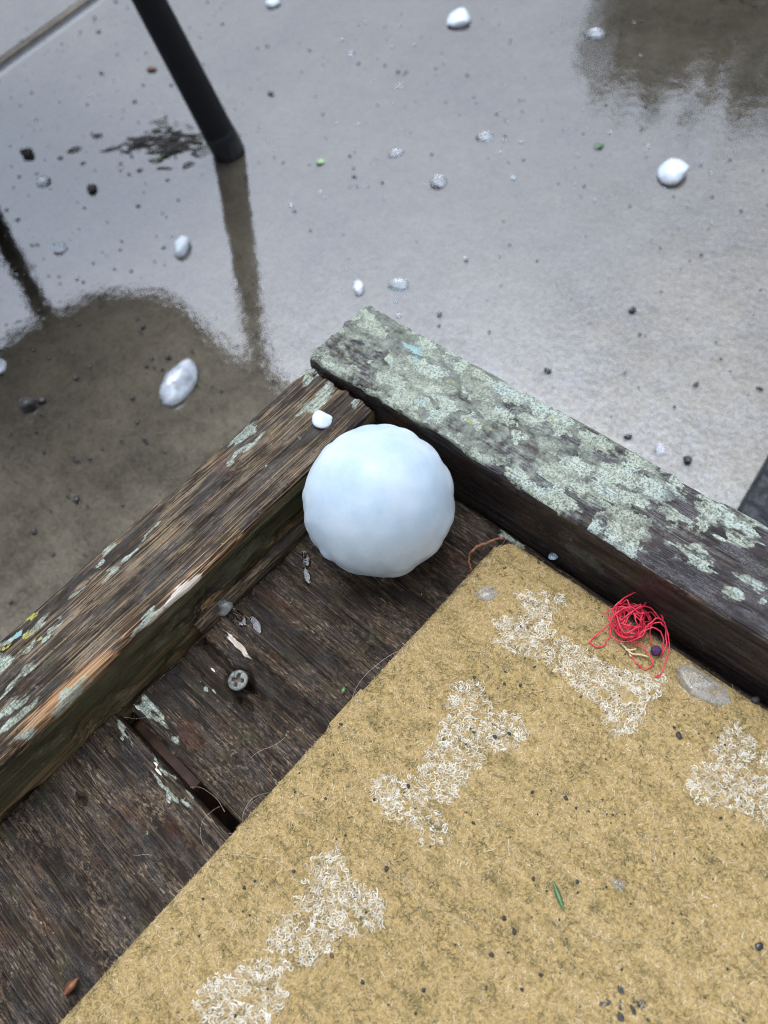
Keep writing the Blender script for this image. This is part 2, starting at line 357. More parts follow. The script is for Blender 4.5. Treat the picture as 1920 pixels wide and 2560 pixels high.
def mat_thread():
    n = NT('cream_thread'); r = n.attr('rnd')
    c = n.ramp(r, [(0, (.24, .17, .075)), (.25, (.35, .275, .16)), (.6, (.46, .395, .285)), (1, (.56, .515, .42))])
    b = n.bsdf(Base_Color=c, Roughness=.5, Normal=n.bump(n.noise(n.vmul(n.obj(), 2200), 1, 2, .5), .5, .0003)); return n.done(b)

M = {}
M['wood_lichen'] = wood_mat('lichened_timber', 1.3, .16, .22, ((.009, .007, .0072), (.021, .0155, .0155), (.034, .0245, .0225), (.10, .068, .05), (.22, .165, .115)), (.18, .36), .5, True, .25)
M['wood_rail'] = wood_mat('weathered_timber', 4.1, .8, .55, ((.013, .0105, .0085), (.033, .0245, .0175), (.060, .042, .027), (.125, .086, .048), (.30, .215, .125)), (.28, .65), .2, False, .45, (190, 1300, 1300))
M['wood_plank'] = wood_mat('wet_plank', 8.7, .16, .85, ((.0095, .0075, .006), (.019, .0138, .0098), (.034, .0232, .015), (.095, .06, .034), (.30, .215, .14)), (.15, .5), .14, False, .8, (240, 1250, 1250))
M['wood_worn'] = wood_mat('worn_plank', 12.2, .2, .85, ((.010, .008, .0065), (.021, .0155, .0115), (.038, .026, .017), (.10, .066, .038), (.32, .235, .15)), (.18, .55), .16, False, .9, (200, 1250, 1250))
M['wood_beam'] = plain('beam_timber', (.10, .042, .018), .6, var=.5, scale=120)
M['hail'] = mat_hail()
M['ice_clear'] = mat_ice('clear_ice', .2, .04)
M['ice_milky'] = mat_ice('milky_ice', .45, .1)
M['ice_white'] = mat_ice('white_ice', 1.1, .15)
M['shard'] = mat_shard()
M['film'] = mat_water_film()
M['concrete'] = mat_concrete()
M['felt'] = mat_felt(); M['fibre'] = mat_fibre(); M['thread'] = mat_thread()
M['black_paint'] = plain('black_powder_coat', (.006, .0065, .008), .5, var=.2, scale=200, bump=.0002, spec=.2)
M['black_rubber'] = plain('black_rubber', (.008, .009, .011), .3, var=.4, scale=500, bump=.001, spec=.3)
M['grit'] = plain('dark_grit', (.016, .014, .012), .14, var=.6, scale=400, bump=.0004)
M['soil'] = plain('soil_crumb', (.018, .014, .010), .6, var=.6, scale=600, bump=.0005)
M['red'] = plain('red_thread', (.58, .024, .05), .38, var=.25, scale=1800, bump=.0003)
M['purple'] = plain('purple_fluff', (.05, .012, .05), .8, var=.5, scale=1500)
M['straw'] = plain('dry_straw', (.52, .40, .22), .6, var=.3, scale=500)
M['twig'] = plain('red_brown_twig', (.17, .06, .022), .5, var=.5, scale=350)
M['green'] = plain('green_leaf', (.075, .15, .055), .45, var=.4, scale=500)
M['screw'] = plain('weathered_zinc', (.30, .32, .28), .5, .35, var=.5, scale=700, bump=.0004)
M['rust'] = plain('rust', (.10, .045, .02), .8, var=.6, scale=900)
M['hair'] = plain('pale_hair', (.55, .48, .38), .35, var=.4, scale=60)
M['dark_hair'] = plain('dark_hair', (.04, .03, .02), .35, var=.4, scale=60)
M['bark'] = plain('bark_flake', (.13, .07, .045), .6, var=.5, scale=500, bump=.0005)
M['leaf'] = plain('shrub_leaf', (.05, .055, .018), .5, var=.5, scale=6)
M['trunk'] = plain('shrub_bark', (.09, .065, .045), .8, var=.5, scale=40, bump=.004)
M['lawn'] = plain('lawn', (.05, .075, .025), .9, var=.5, scale=9)
def mat_drop():
    n = NT('melt_water'); b = n.bsdf(Base_Color=(1, 1, 1), Roughness=.02, Transmission_Weight=1.0, IOR=1.33); return n.done(b)
M['water'] = mat_drop()

# ------------------------------------------------------------------ the setting
lawn = link('ground', mesh_py('ground', [(-200, -200, -G - .012), (200, -200, -G - .012), (200, 200, -G - .012), (-200, 200, -G - .012)], [[0, 1, 2, 3]]), M['lawn'])
tag(lawn, kind='structure')
ja, jb = P(0, 168, -G)[:2], P(232, 0, -G)[:2]            # the joint between the two slabs
jd = (jb - ja) / np.linalg.norm(jb - ja); jn = np.array([-jd[1], jd[0]])
if jn[0] > 0: jn = -jn                                   # away from the camera
JW = .026
def slab(name, poly, z0, z1, bev, mat):
    bm = bmesh.new(); vs = [bm.verts.new((*q, z1)) for q in poly]; f = bm.faces.new(vs)
    if f.normal.z < 0: f.normal_flip()
    r = bmesh.ops.extrude_face_region(bm, geom=[f]); ev = [e for e in r['geom'] if isinstance(e, bmesh.types.BMVert)]
    for v in ev: v.co.z = z0
    bmesh.ops.recalc_face_normals(bm, faces=bm.faces[:])
    top = [e for e in bm.edges if all(abs(v.co.z - z1) < 1e-6 for v in e.verts)]
    if bev: bmesh.ops.bevel(bm, geom=top, offset=bev, segments=3, affect='EDGES', profile=.5)
    me = bpy.data.meshes.new(name); bm.to_mesh(me); bm.free(); return link(name, me, mat)
near0, near1 = ja - jd * 3 - jn * JW / 2, ja + jd * 3 - jn * JW / 2
far0, far1 = ja - jd * 3 + jn * JW / 2, ja + jd * 3 + jn * JW / 2
s1 = slab('concrete_slab', [near0, near1, near1 - jn * 3.2, near0 - jn * 3.2], -G - .1, -G, .003, M['concrete'])
s2 = slab('concrete_slab', [far0, far1, far1 + jn * 2.5, far0 + jn * 2.5], -G - .1, -G, .003, M['concrete'])
tag(s1, kind='structure'); tag(s2, kind='structure')
jf = slab('joint_filler', [near0 - jn * .001, near1 - jn * .001, far1 + jn * .001, far0 + jn * .001], -G - .1, -G - .005, 0, plain('joint_filler', (.045, .047, .05), .35, var=.3, scale=150, bump=.001)); tag(jf, kind='structure')
ZW = -G + .0025                                          # water level on the slab
def film(name, c0, c1, dirn, depth):
    e = .003
    a, b = c0 + dirn * e, c1 + dirn * e
    V = [(*a, ZW), (*b, ZW), (*(b + dirn * depth), ZW), (*(a + dirn * depth), ZW)]
    o = link(name, mesh_py(name, V, [[0, 1, 2, 3]]), M['film'])
    if o.data.polygons[0].normal.z < 0: o.data.flip_normals()
    return tag(o, kind='structure')
film('puddle', near0, near1, -jn, 3.0); film('puddle', far0, far1, jn, 2.3)

# ------------------------------------------------------------------ the wooden platform
HR, HL, WR, WL = .0380, .0317, .0440, .0447
plat = empty('wooden_platform', (0.35, -0.2, -G))
tag(plat, 'weathered low timber platform with raised rails around a tan mat', 'platform')
PO = np.array([0.35, -0.2, -G])
def child(o, parent=plat, off=PO):
    o.parent = parent; o.location = Vector(o.location) - Vector(off); return o

def patch_attr(X, Y, pats):
    """elliptic patches (x, y, half length along grain, half width) -> 0..1 field"""
    a = np.zeros_like(X)
    X, Y = X + (fbm(X * 85 + 2, Y * 330, o=3) - .5) * .017, Y + (fbm(X * 110, Y * 260 + 7, o=3) - .5) * .0075
    for (cx, cy, lx, ly) in pats:
        d = np.sqrt(((X - cx) / lx) ** 2 + ((Y - cy) / ly) ** 2)
        a = np.maximum(a, np.clip(1.25 - d * .75, 0, 1) * (d < 1.7))
    return a

def timber(name, xs, w, h, mat, top_n, side_n=10, rnd=.003, disp=None, attrs=None, taper=None):
    """bar along +x, y 0..w, top at z=0 down to -h. disp(X, Y, Z, onTop)-> offset along the normal"""
    prof, nrm = [], []
    def arc(cy, cz, a0, a1, k=4):
        for t in np.linspace(a0, a1, k):
            prof.append((cy + rnd * math.cos(t), cz + rnd * math.sin(t))); nrm.append((math.cos(t), math.sin(t)))
    for y in np.linspace(rnd, w - rnd, top_n): prof.append((y, 0)); nrm.append((0, 1))
    arc(w - rnd, -rnd, math.pi / 2, 0)
    for z in np.linspace(-rnd, -h + rnd, side_n)[1:]: prof.append((w, z)); nrm.append((1, 0))
    for y in np.linspace(w, 0, 4): prof.append((y, -h)); nrm.append((0, -1))
    for z in np.linspace(-h + rnd, -rnd, side_n)[:-1]: prof.append((0, z)); nrm.append((-1, 0))
    arc(rnd, -rnd, math.pi, math.pi / 2)
    prof, nrm = np.array(prof), np.array(nrm); n, k = len(xs), len(prof)
    X = np.repeat(xs[:, None], k, 1); Y = np.repeat(prof[None, :, 0], n, 0); Z = np.repeat(prof[None, :, 1], n, 0)
    D = disp(X, Y, Z) if disp is not None else 0 * X
    V = np.stack([X, Y + D * nrm[None, :, 0], Z + D * nrm[None, :, 1]], -1)
    # the cut end wanders a little
    e = np.exp(-(X - xs[0]) / .004); V[..., 0] += e * (fbm(Y * 300, Z * 300, o=2) - .5) * .0022
    F = grid_faces(n, k, True)[:, ::-1]
    V = V.reshape(-1, 3); A = {kk: v.reshape(-1) for kk, v in (attrs(X, Y, Z) if attrs else {}).items()}
    c0, c1 = V[:k].mean(0), V[-k:].mean(0)
    cap = [[len(V), j, (j + 1) % k, (j + 1) % k] for j in range(k)] + [[len(V) + 1, (n - 1) * k + (j + 1) % k, (n - 1) * k + j, (n - 1) * k + j] for j in range(k)]
    V = np.vstack([V, c0, c1]); A = {kk: np.append(v, [0, 0]) for kk, v in A.items()}
    me = mesh_np(name, V, F, True, A)
    # caps as triangles
    bm = bmesh.new(); bm.from_mesh(me); bm.verts.ensure_lookup_table()
    for q in cap:
        try: bm.faces.new([bm.verts[q[0]], bm.verts[q[1]], bm.verts[q[2]]])
        except ValueError: pass
    bmesh.ops.recalc_face_normals(bm, faces=bm.faces[:])
    bm.to_mesh(me); bm.free()
    return link(name, me, mat)

# --- right-hand rail, crusted with lichen; object frame: x along the rail, y 0..WR
xs = np.concatenate([np.arange(0, .36, .0008), np.arange(.36, .86, .006)])
def rr_disp(X, Y, Z):
    edge = np.exp(-np.minimum(Y, WR - Y) / .004)
    top = (Z > -.004)
    d = (fbm(X * 30, Y * 60, Z * 60, 3) - .5) * .0016 + (fbm(X * 40, Y * 500, Z * 500, 3) - .5) * .0009
    d = d - top * edge * sstep(.5, .75, fbm(X * 75, Y * 40, o=3)) * .0016
    d = d + (Y < .001) * (fbm(X * 18, Z * 70, o=3) - .5) * .0022
    return d
RP = [(1304,1195,46,24),(1370,1165,45,22),(1410,1200,50,25),(1495,1108,60,16),(1538,1308,62,20),(1530,1230,55,22),(1490,1250,30,14),(1408,1256,50,16),(1582,1277,30,12),(1686,1273,42,12),
      (1560,1347,28,10),(1747,1390,55,18),(1868,1455,42,16),(1820,1486,35,16),(1768,1286,45,10),(1894,1303,60,14),(1735,1415,24,10),(1700,1325,20,9),(1880,1490,20,10),(1640,1215,36,9),(1800,1340,30,8),(1835,1345,40,9),(1700,1230,50,9),(1890,1360,40,8),(1600,1160,60,9)]
def rr_attr(X, Y, Z):
    pats = []
    for (u, v, a, b) in RP:
        q = P(u, v, HR); s = px(q); pats.append((q[0], q[1], a * s * .8, b * s * .9))
    cover = .68 + .16 * (Y / WR) - .72 * sstep(.07, .30, X + (fbm(X * 30, Y * 40, o=3) - .5) * .10) - .18 * (fbm(X * 60 + 9, Y * 80, o=2) < .40)
    cover = np.maximum(cover, (.62 - .35 * sstep(.1, .3, X)) * sstep(WR - .006, WR - .002, Y))
    cover = np.where(Z < -.003, .02 * (Y < WR / 2) + .5 * (Y > WR / 2), cover)
    q = P(1038, 878, HR)
    return dict(lich=patch_attr(X, Y, pats) * (Z > -.004), cover=cover, bare=np.where((Y < .003) & (Z > -.006), .32 * sstep(.1, .2, X), 0), pale=0 * X,
                moss=.25 * (Y < .003) + .3 * sstep(WR - .008, WR, Y), yellow=1.0 * (Z > -.003) * (X < .12), ylich=0 * X, tlich=patch_attr(X, Y, [(q[0], q[1], .0055, .0035)]))
o = timber('rail', xs, WR, HR + .02, M['wood_lichen'], 60, 22, .0032, rr_disp, rr_attr); o.location = (0, 0, HR); child(o)
tag(o, 'lichen-crusted rail on the right of the hailstone')

# --- left-hand rail; object x runs along world -y
def lr_disp(X, Y, Z):
    d = (fbm(X * 25, Y * 50, Z * 50, 3) - .5) * .0016 + (fbm(X * 22, Y * 620, Z * 620, 3) - .5) * .0016
    inner = sstep(WL - .010, WL, Y)
    d = d + (Y > WL - .004) * .0022 * sstep(.06, .24, X)      # the bar is a little wider at that end
    d = d - inner * (Z > -.005) * sstep(.42, .7, fbm(X * 30 + 4, Y * 90, o=3)) * .0012
    d = d - (Y > WL - .001) * (sstep(.45, .75, fbm(X * 45, Z * 130, o=3)) * .004) * sstep(-.008, -.014, Z)
    return d
def lp(lst):
    out = []
    for (u, v, a, b) in lst:
        q = P(u, v, HL); s = px(q); out.append((-.0025 - q[1], q[0], a * s, b * s))
    return out
L_LICH = [(256,1396,40,9),(289,1424,36,12),(371,1339,52,6),(205,1469,22,6),(117,1541,30,14),(150,1560,30,10),(6,1670,40,22),(39,1700,60,12),(39,1764,48,14),(30,1806,45,12),(60,1640,22,10),(178,1734,48,11),(356,1547,52,11),
          (609,1089,52,13),(604,1130,44,8),(790,1002,75,13),(892,1006,24,12),(780,926,30,20),(760,945,20,14),(310,1395,30,5),(12,1610,22,14),(60,1830,40,8),(120,1600,20,8),(820,960,30,8)]
def lr_attr(X, Y, Z):
    inner = sstep(WL - .0125, WL - .002, Y) * (Z > -.006)
    bare = inner * (.36 + .5 * (fbm(X * 22 + 3, Y * 40, o=2) - .35)) * sstep(.012, .05, X)
    top = Z > -.004
    return dict(lich=patch_attr(X, Y, lp(L_LICH)) * top, bare=bare + .5 * (Y > WL - .001) * (Z < -.022), cover=0 * X,
                pale=patch_attr(X, Y, lp([(432,1490,80,13),(372,1538,34,9)])) * top, moss=.8 * ((Y > WL - .002) & (Z < -.004)) + .22 * sstep(.008, 0, Y),
                yellow=.0 * X, ylich=patch_attr(X, Y, lp([(78,1541,24,7),(84,1572,12,8),(8,1632,16,7),(98,1606,9,8)])) * top, tlich=patch_attr(X, Y, lp([(36,1598,12,9)])) * top)
xs = np.concatenate([np.arange(0, .34, .0008), np.arange(.34, .62, .006)])
o = timber('rail', xs, WL, HL + .02, M['wood_rail'], 60, 26, .0028, lr_disp, lr_attr)
o.rotation_euler = (0, 0, -math.pi / 2); o.location = (0, -.0025, HL); child(o)
tag(o, 'brown grooved rail on the left with a pale fresh edge')
# narrow batten at the foot of the left rail
xs = np.arange(0, .105, .001)
o = timber('batten', xs, .0052, .026, M['wood_rail'], 6, 12, .0012, lambda X, Y, Z: (fbm(X * 60, Y * 400, Z * 200, 3) - .5) * .0018,
           lambda X, Y, Z: dict(bare=.12 * (Z > -.004) + .05, moss=.35 + 0 * X, lich=0 * X, cover=0 * X, pale=0 * X, yellow=0 * X, ylich=0 * X, tlich=0 * X))
o.rotation_euler = (0, 0, -math.pi / 2); o.location = (WL - .0006, -.024, .0052); child(o)

# --- planks, object x along the grain (world x), y 0..w
def plank(x0, y0, w, z, zs, cracks=(), holes=(), lich=(), pale=(), seed=0, dens=.001, mat='wood_plank'):
    xs = np.concatenate([np.arange(x0, .20, dens), np.arange(.20, .84, .01)])
    def disp(X, Y, Z):
        top = Z > -.0015
        d = (fbm(X * 20 + seed, Y * 45, Z * 45, 3) - .5) * .0016 + (fbm(X * 24 + seed, Y * 560, Z * 560, 3) - .5) * .0012
        d = d - top * .0012 * sstep(.55, .8, fbm(X * 60 + seed, Y * 200, o=3))
        wy = Y + (fbm(X * 60, X * 0 + 3 + seed, o=3) - .5) * .0022
        for (cy, xa, xb, hw, dep) in cracks:
            env = sstep(xa - .004, xa + .004, X) * (1 - sstep(xb - .02, xb, X))
            d = d - top * dep * np.exp(-((wy - (cy - y0)) / hw) ** 2) * env
        for (hx, hy, rx, ry, dep) in holes:
            d = d - top * dep * (1 - sstep(.6, 1.15, np.sqrt(((X - hx) / rx) ** 2 + ((Y - (hy - y0)) / ry) ** 2)))
        return d
    def at(X, Y, Z):
        top = Z > -.003
        return dict(lich=patch_attr(X, Y, [(a, b - y0, c, e) for a, b, c, e in lich]) * top, pale=patch_attr(X, Y, [(a, b - y0, c, e) for a, b, c, e in pale]) * top,
                    bare=0 * X, cover=0 * X, moss=.2 * (Z > -.004) * (X < .1) + .25 * (np.minimum(Y, w - Y) < .004), yellow=0 * X, ylich=0 * X, tlich=0 * X)
    o = timber('plank', xs, w, .018, M[mat], max(12, int(w / dens)), 6, .0016, disp, at)
    o.location = (0, y0, z); return child(o)
def pp(u, v, a, b):
    q = P(u, v, 0); s = px(q); return (q[0], q[1], a * s, b * s)
plank(.0500, -.1713, .1686, 0, 0, cracks=[(-.130, .046, .100, .0013, .007), (-.120, .062, .122, .0009, .0045), (-.1245, .06, .11, .0006, .0012)], holes=[(.0785, -.1318, .0072, .0062, .004), (.0865, -.1368, .006, .0022, .008)],
      lich=[(.0555, -.1668, .0052, .0036), (.060, -.1655, .004, .003), pp(1290, 1310, 70, 26), pp(430, 1832, 22, 8), pp(522, 1730, 10, 8), pp(505, 1716, 6, 5), pp(1270, 1345, 40, 10)], pale=[pp(590, 1610, 52, 9), (.0535, -.1685, .0022, .0022), pp(545, 1690, 22, 4)], seed=2.0, dens=.0009)
plank(.0462, -.3000, .1237, -.0006, 0, cracks=[(-.196, .05, .09, .0007, .0018)], holes=[(.0645, -.2085, .0035, .0022, .005)], lich=[pp(430, 1985, 60, 6), (.056, -.1795, .006, .0012), (.085, -.1768, .016, .0005)], pale=[pp(395, 1915, 40, 3)], seed=11.0, dens=.0010, mat='wood_worn')
plank(.0480, -.4290, .1250, 0, 0, seed=23.0, dens=.003)
plank(.0486, -.5600, .1270, 0, 0, seed=31.0, dens=.003)
for (x0, x1) in ((.022, .088), (.70, .765)):
    o = link('support_beam', box_mesh('support_beam', x0, x1, -.60, .040, -.080, -.0235, .003), M['wood_beam']); child(o)
o = link('added_apron', box_mesh('added_apron', .003, .019, -.60, .040, -.185, -.0215, .002), M['wood_beam']); child(o)  # unseen board, added to block the sky mirrored below the plank gap
o = link('added_apron', box_mesh('added_apron', .0895, .70, .022, .038, -.185, -.0215, .002), M['wood_beam']); child(o)
for (x0, y0) in ((.024, -.004), (.024, -.594), (.702, -.004), (.702, -.594)):
    o = link('foot', box_mesh('foot', x0, x0 + .06, y0, y0 + .042, -G, -.079, .003), M['wood_beam']); child(o)

# --- the cross-head screw that has worked its way out of the split plank
q = P(594, 1700, .0012); sr = .0046
nr, nt = 16, 56; V, F = [(0, 0, -.0016)], []
for i in range(1, nr + 1):
    r = sr * i / nr
    for j in range(nt):
        a = 2 * math.pi * j / nt; x, y = r * math.cos(a), r * math.sin(a)
        z = .0008 * (1 - (r / sr) ** 2) + .00012 * math.sin(7 * a + r * 2000)
        arm = min(abs(x), abs(y)); ln = max(abs(x), abs(y))
        if arm < .00085 and ln < .0029: z = -.0016 * (1 - (ln / .0032) ** 3) - .0002
        if i == nr: z -= .0003
        V.append((x, y, z))
for j in range(nt): F.append([0, 1 + j, 1 + (j + 1) % nt])
for i in range(nr - 1):
    for j in range(nt): F.append([1 + i * nt + j, 1 + (i + 1) * nt + j, 1 + (i + 1) * nt + (j + 1) % nt, 1 + i * nt + (j + 1) % nt])
b0 = len(V)
for (k, (rr_, zz)) in enumerate(((sr * .98, -.0012), (sr * .45, -.004), (sr * .42, -.012))):
    for j in range(nt): a = 2 * math.pi * j / nt; V.append((rr_ * math.cos(a), rr_ * math.sin(a), zz))
for j in range(nt): F.append([1 + (nr - 1) * nt + j, b0 + j, b0 + (j + 1) % nt, 1 + (nr - 1) * nt + (j + 1) % nt])
for k in range(2):
    for j in range(nt): F.append([b0 + k * nt + j, b0 + (k + 1) * nt + j, b0 + (k + 1) * nt + (j + 1) % nt, b0 + k * nt + (j + 1) % nt])
def mat_screw():
    n = NT('weathered_zinc_screw'); o = n.obj(); f = n.noise(n.vmul(o, 900), 1, 4, .65)
    sp = n.n('ShaderNodeSeparateXYZ'); n.set(sp.inputs[0], o)
    c = n.ramp(f, [(.35, (.06, .063, .05)), (.6, (.15, .16, .135))])
    c = n.mix(n.ss(n.math('ADD', n.math('MULTIPLY', sp.outputs[2], -1), n.math('MULTIPLY', n.math('SUBTRACT', f, .5), .0012)), .0001, .0007), c, (.075, .045, .028))
    return n.done(n.bsdf(Base_Color=c, Roughness=.45, Metallic=.25, Normal=n.bump(f, .5, .0003)))
o = link('screw', mesh_py('screw', V, F, True), mat_screw()); o.location = q; o.rotation_euler = (.10, -.06, .5); child(o)
tag(o, 'grey cross-head screw standing out of the split plank')

# ------------------------------------------------------------------ the mat
MX0, MX1, MY0, MY1 = .1240, .560, -.460, -.0062
MT = .0055
def mat_sd(X, Y):                                        # distance inwards from the mat's outline (rounded corners)
    wob = (fbm(Y * 28 + 3, X * 28, o=2) - .5) * .0022
    rc = .010; cx, cy = (MX0 + MX1) / 2, (MY0 + MY1) / 2
    dx = np.abs(X - cx) - (MX1 - MX0) / 2 + rc; dy = np.abs(Y - cy) - (MY1 - MY0) / 2 + rc
    d = np.hypot(np.maximum(dx, 0), np.maximum(dy, 0)) + np.minimum(np.maximum(dx, dy), 0) - rc
    return -d + wob
def mat_h(X, Y):
    d = mat_sd(X, Y); t = np.clip(d / .0045, 0, 1)
    prof = np.sqrt(np.clip(1 - (1 - t) ** 2, 0, 1))
    row = np.sin((Y + (fbm(X * 45, Y * 45, o=2) - .5) * .008) * 2 * math.pi / .0062) * .5 + .5
    und = (fbm(X * 14, Y * 14, o=2) - .5) * .0022 + (fbm(X * 130, Y * 160, o=2) - .5) * .0012
    return MT * prof + und * prof - .0009 * row * prof * sstep(.3, .6, fbm(X * 30 + 8, Y * 30, o=2))
tanmat = empty('doormat', (MX0, MY1, 0)); MO = np.array([MX0, MY1, 0.0])
tag(tanmat, 'tan felt mat with cream embroidered bones lying on the planks', 'mat')
gx = np.concatenate([np.arange(MX0 - .002, .34, .0013), np.arange(.34, MX1 + .006, .004)]); gy = np.concatenate([np.arange(MY1 + .002, -.32, -.0013), np.arange(-.32, MY0 - .006, -.004)])
X, Y = np.meshgrid(gx, gy, indexing='ij'); Dm = mat_sd(X, Y); Z = np.where(Dm > 0, mat_h(X, Y), 0) + .0004
keep = (Dm > -.0016).reshape(-1); V = np.stack([X, Y, Z], -1).reshape(-1, 3)
# pull vertices just outside the outline onto the boards
V[(Dm <= 0).reshape(-1), 2] = .0003
F = grid_faces(len(gx), len(gy))[:, ::-1]; F = F[keep[F].all(1)]
used = np.unique(F); remap = -np.ones(len(V), int); remap[used] = np.arange(len(used))
o = link('felt_body', mesh_np('felt_body', V[used], remap[F]), M['felt'], None); child(o, tanmat, MO)

def ribbons(cx, cy, zf, th, ln, kap, wid, lift, nseg, rnd, tilt=None):
    """curved flat fibres; returns V, F, rnd"""
    n = len(cx); s = np.linspace(-.5, .5, nseg + 1)[None, :] * ln[:, None]
    a = th[:, None] + kap[:, None] * s
    ds = np.diff(s, axis=1); am = (a[:, 1:] + a[:, :-1]) / 2
    x = np.concatenate([np.zeros((n, 1)), np.cumsum(np.cos(am) * ds, 1)], 1); y = np.concatenate([np.zeros((n, 1)), np.cumsum(np.sin(am) * ds, 1)], 1)
    x = x - x.mean(1, keepdims=True) + cx[:, None]; y = y - y.mean(1, keepdims=True) + cy[:, None]
    z = zf(x, y) + lift[:, None] * np.cos(s / ln[:, None] * math.pi) + .00005
    if tilt is not None: z = z + tilt[:, None] * (s / ln[:, None] + .5)
    nx, ny = -np.sin(a) * wid / 2, np.cos(a) * wid / 2
    A = np.stack([x + nx, y + ny, z], -1); B = np.stack([x - nx, y - ny, z], -1)
    V = np.stack([A, B], 2).reshape(-1, 3)
    base = (np.arange(n) * (nseg + 1) * 2)[:, None] + (np.arange(nseg) * 2)[None, :]
    F = np.stack([base, base + 1, base + 3, base + 2], -1).reshape(-1, 4)
    return V, F, np.repeat(rnd, (nseg + 1) * 2)
NF = 330000
cx = rng.uniform(MX0 - .0005, .345, NF); cy = rng.uniform(-.33, MY1 + .0005, NF)
ok = mat_sd(cx, cy) > .0002; cx, cy = cx[ok], cy[ok]; n = len(cx)
dirt = sstep(.5, .68, fbm(cx * 110, cy * 260, o=3)) * .85 + sstep(.5, .7, fbm(cx * 20 + 4, cy * 20, o=3)) * .22 + sstep(.35, .95, np.sin((cy + (fbm(cx * 45, cy * 45, o=2) - .5) * .008) * 2 * math.pi / .0062)) * sstep(.45, .65, fbm(cx * 60 + 8, cy * 60, o=2)) * .6 + sstep(.55, .7, fbm(cx * 420, cy * 420, o=2)) * .7
rv = np.clip(rng.normal(.62, .2, n) - dirt * rng.random(n) * 1.25, 0, 1); rv = np.where(rng.random(n) < .045, rng.random(n) * .12, rv)
edge_in = mat_sd(cx, cy)
V, F, rr = ribbons(cx, cy, lambda x, y: np.where(mat_sd(x, y) > 0, mat_h(x, y), .001), rng.uniform(0, 2 * math.pi, n), rng.uniform(.0013, .0036, n) * np.where(rng.random(n) < .06, 1.9, 1), rng.normal(0, 520, n), .00013, rng.uniform(.0001, .0006, n), 2, rv, tilt=np.where(rng.random(n) < .15, rng.uniform(0, .0008, n), 0))
o = link('felt_pile', mesh_np('felt_pile', V, F, True, dict(rnd=rr)), M['fibre']); child(o, tanmat, MO); tag(o, kind='stuff')

# embroidered bones: tufts of looped cream thread
def bone(outline, nt_, name='bone_motif', size=1.0):
    pts = np.array([P(u, v, MT)[:2] for u, v in outline])
    lo, hi = pts.min(0), pts.max(0); T = []
    def inside(q):
        c = False; j = len(pts) - 1
        for i in range(len(pts)):
            if (pts[i][1] > q[1]) != (pts[j][1] > q[1]) and q[0] < (pts[j][0] - pts[i][0]) * (q[1] - pts[i][1]) / (pts[j][1] - pts[i][1]) + pts[i][0]: c = not c
            j = i
        return c
    tries = 0
    while len(T) < nt_ and tries < 60000:
        tries += 1; q = rng.uniform(lo, hi)
        if inside(q) and fbm(np.array([q[0] * 170]), np.array([q[1] * 170]), o=2)[0] > .30 and all((q[0] - t[0]) ** 2 + (q[1] - t[1]) ** 2 > (.0011 * size) ** 2 for t in T): T.append(q)
    VV, FF, RR, base = [], [], [], 0
    for (x, y) in T:
        th = rng.uniform(0, 2 * math.pi); tone = rng.uniform(.15, .95)
        for k in range(rng.integers(3, 6)):
            L = rng.uniform(.0018, .0038) * size; arc = rng.uniform(1.5, 5.0) * rng.choice([-1, 1]); lift = rng.uniform(.0001, .0006)
            t2 = th + rng.normal(0, .45); ox, oy = rng.normal(0, .0007, 2); aa = np.linspace(-.5, .5, 7)
            hd = t2 + arc * aa; dx = np.cumsum(np.cos(hd)) * L / 6; dy = np.cumsum(np.sin(hd)) * L / 6
            wx = x + ox + dx - dx.mean(); wy = y + oy + dy - dy.mean()
            wz = mat_h(wx, wy) + .00012 + lift * np.cos(aa * math.pi * .96)
            v, f = tube_np(np.stack([wx, wy, wz], -1), .00024 * rng.uniform(.8, 1.25) * np.array([.6, 1, 1, 1, 1, 1, .6]), 4)
            VV.append(v); FF.append(f + base); RR.append(np.full(len(v), np.clip(tone + rng.normal(0, .2), 0, 1))); base += len(v)
    o = link(name, mesh_np(name, np.vstack(VV), np.vstack(FF), True, dict(rnd=np.concatenate(RR))), M['thread']); child(o, tanmat, MO); tag(o, kind='stuff'); return o
bone([(1290,1485),(1400,1480),(1415,1515),(1375,1545),(1370,1575),(1450,1620),(1540,1675),(1600,1680),(1660,1690),(1660,1730),(1610,1760),(1600,1815),(1540,1850),(1500,1815),(1505,1770),(1440,1730),(1360,1650),(1290,1640),(1235,1600),(1230,1555),(1275,1545),(1310,1540),(1320,1520),(1300,1505)], 480)
bone([(1140,1705),(1190,1700),(1225,1745),(1230,1785),(1300,1785),(1315,1820),(1305,1870),(1260,1880),(1215,1870),(1200,1920),(1150,1980),(1130,2040),(1110,2120),(1060,2110),(1030,2060),(960,2040),(928,1990),(930,1950),(975,1930),(1040,1940),(1065,1880),(1110,1820),(1120,1760),(1125,1720)], 430)
bone([(785,2140),(840,2115),(868,2160),(865,2200),(930,2225),(960,2250),(960,2300),(920,2345),(860,2330),(800,2400),(735,2460),(690,2540),(640,2600),(540,2600),(500,2520),(490,2490),(520,2450),(580,2430),(640,2400),(680,2330),(740,2260),(765,2200),(765,2160)], 420, size=1.12)
bone([(1780,1850),(1840,1805),(1870,1830),(1900,1880),(1960,1900),(2010,1950),(2020,2010),(1960,2080),(1900,2060),(1860,2020),(1800,2020),(1740,2005),(1715,1960),(1730,1920),(1790,1900)], 270, size=1.05)

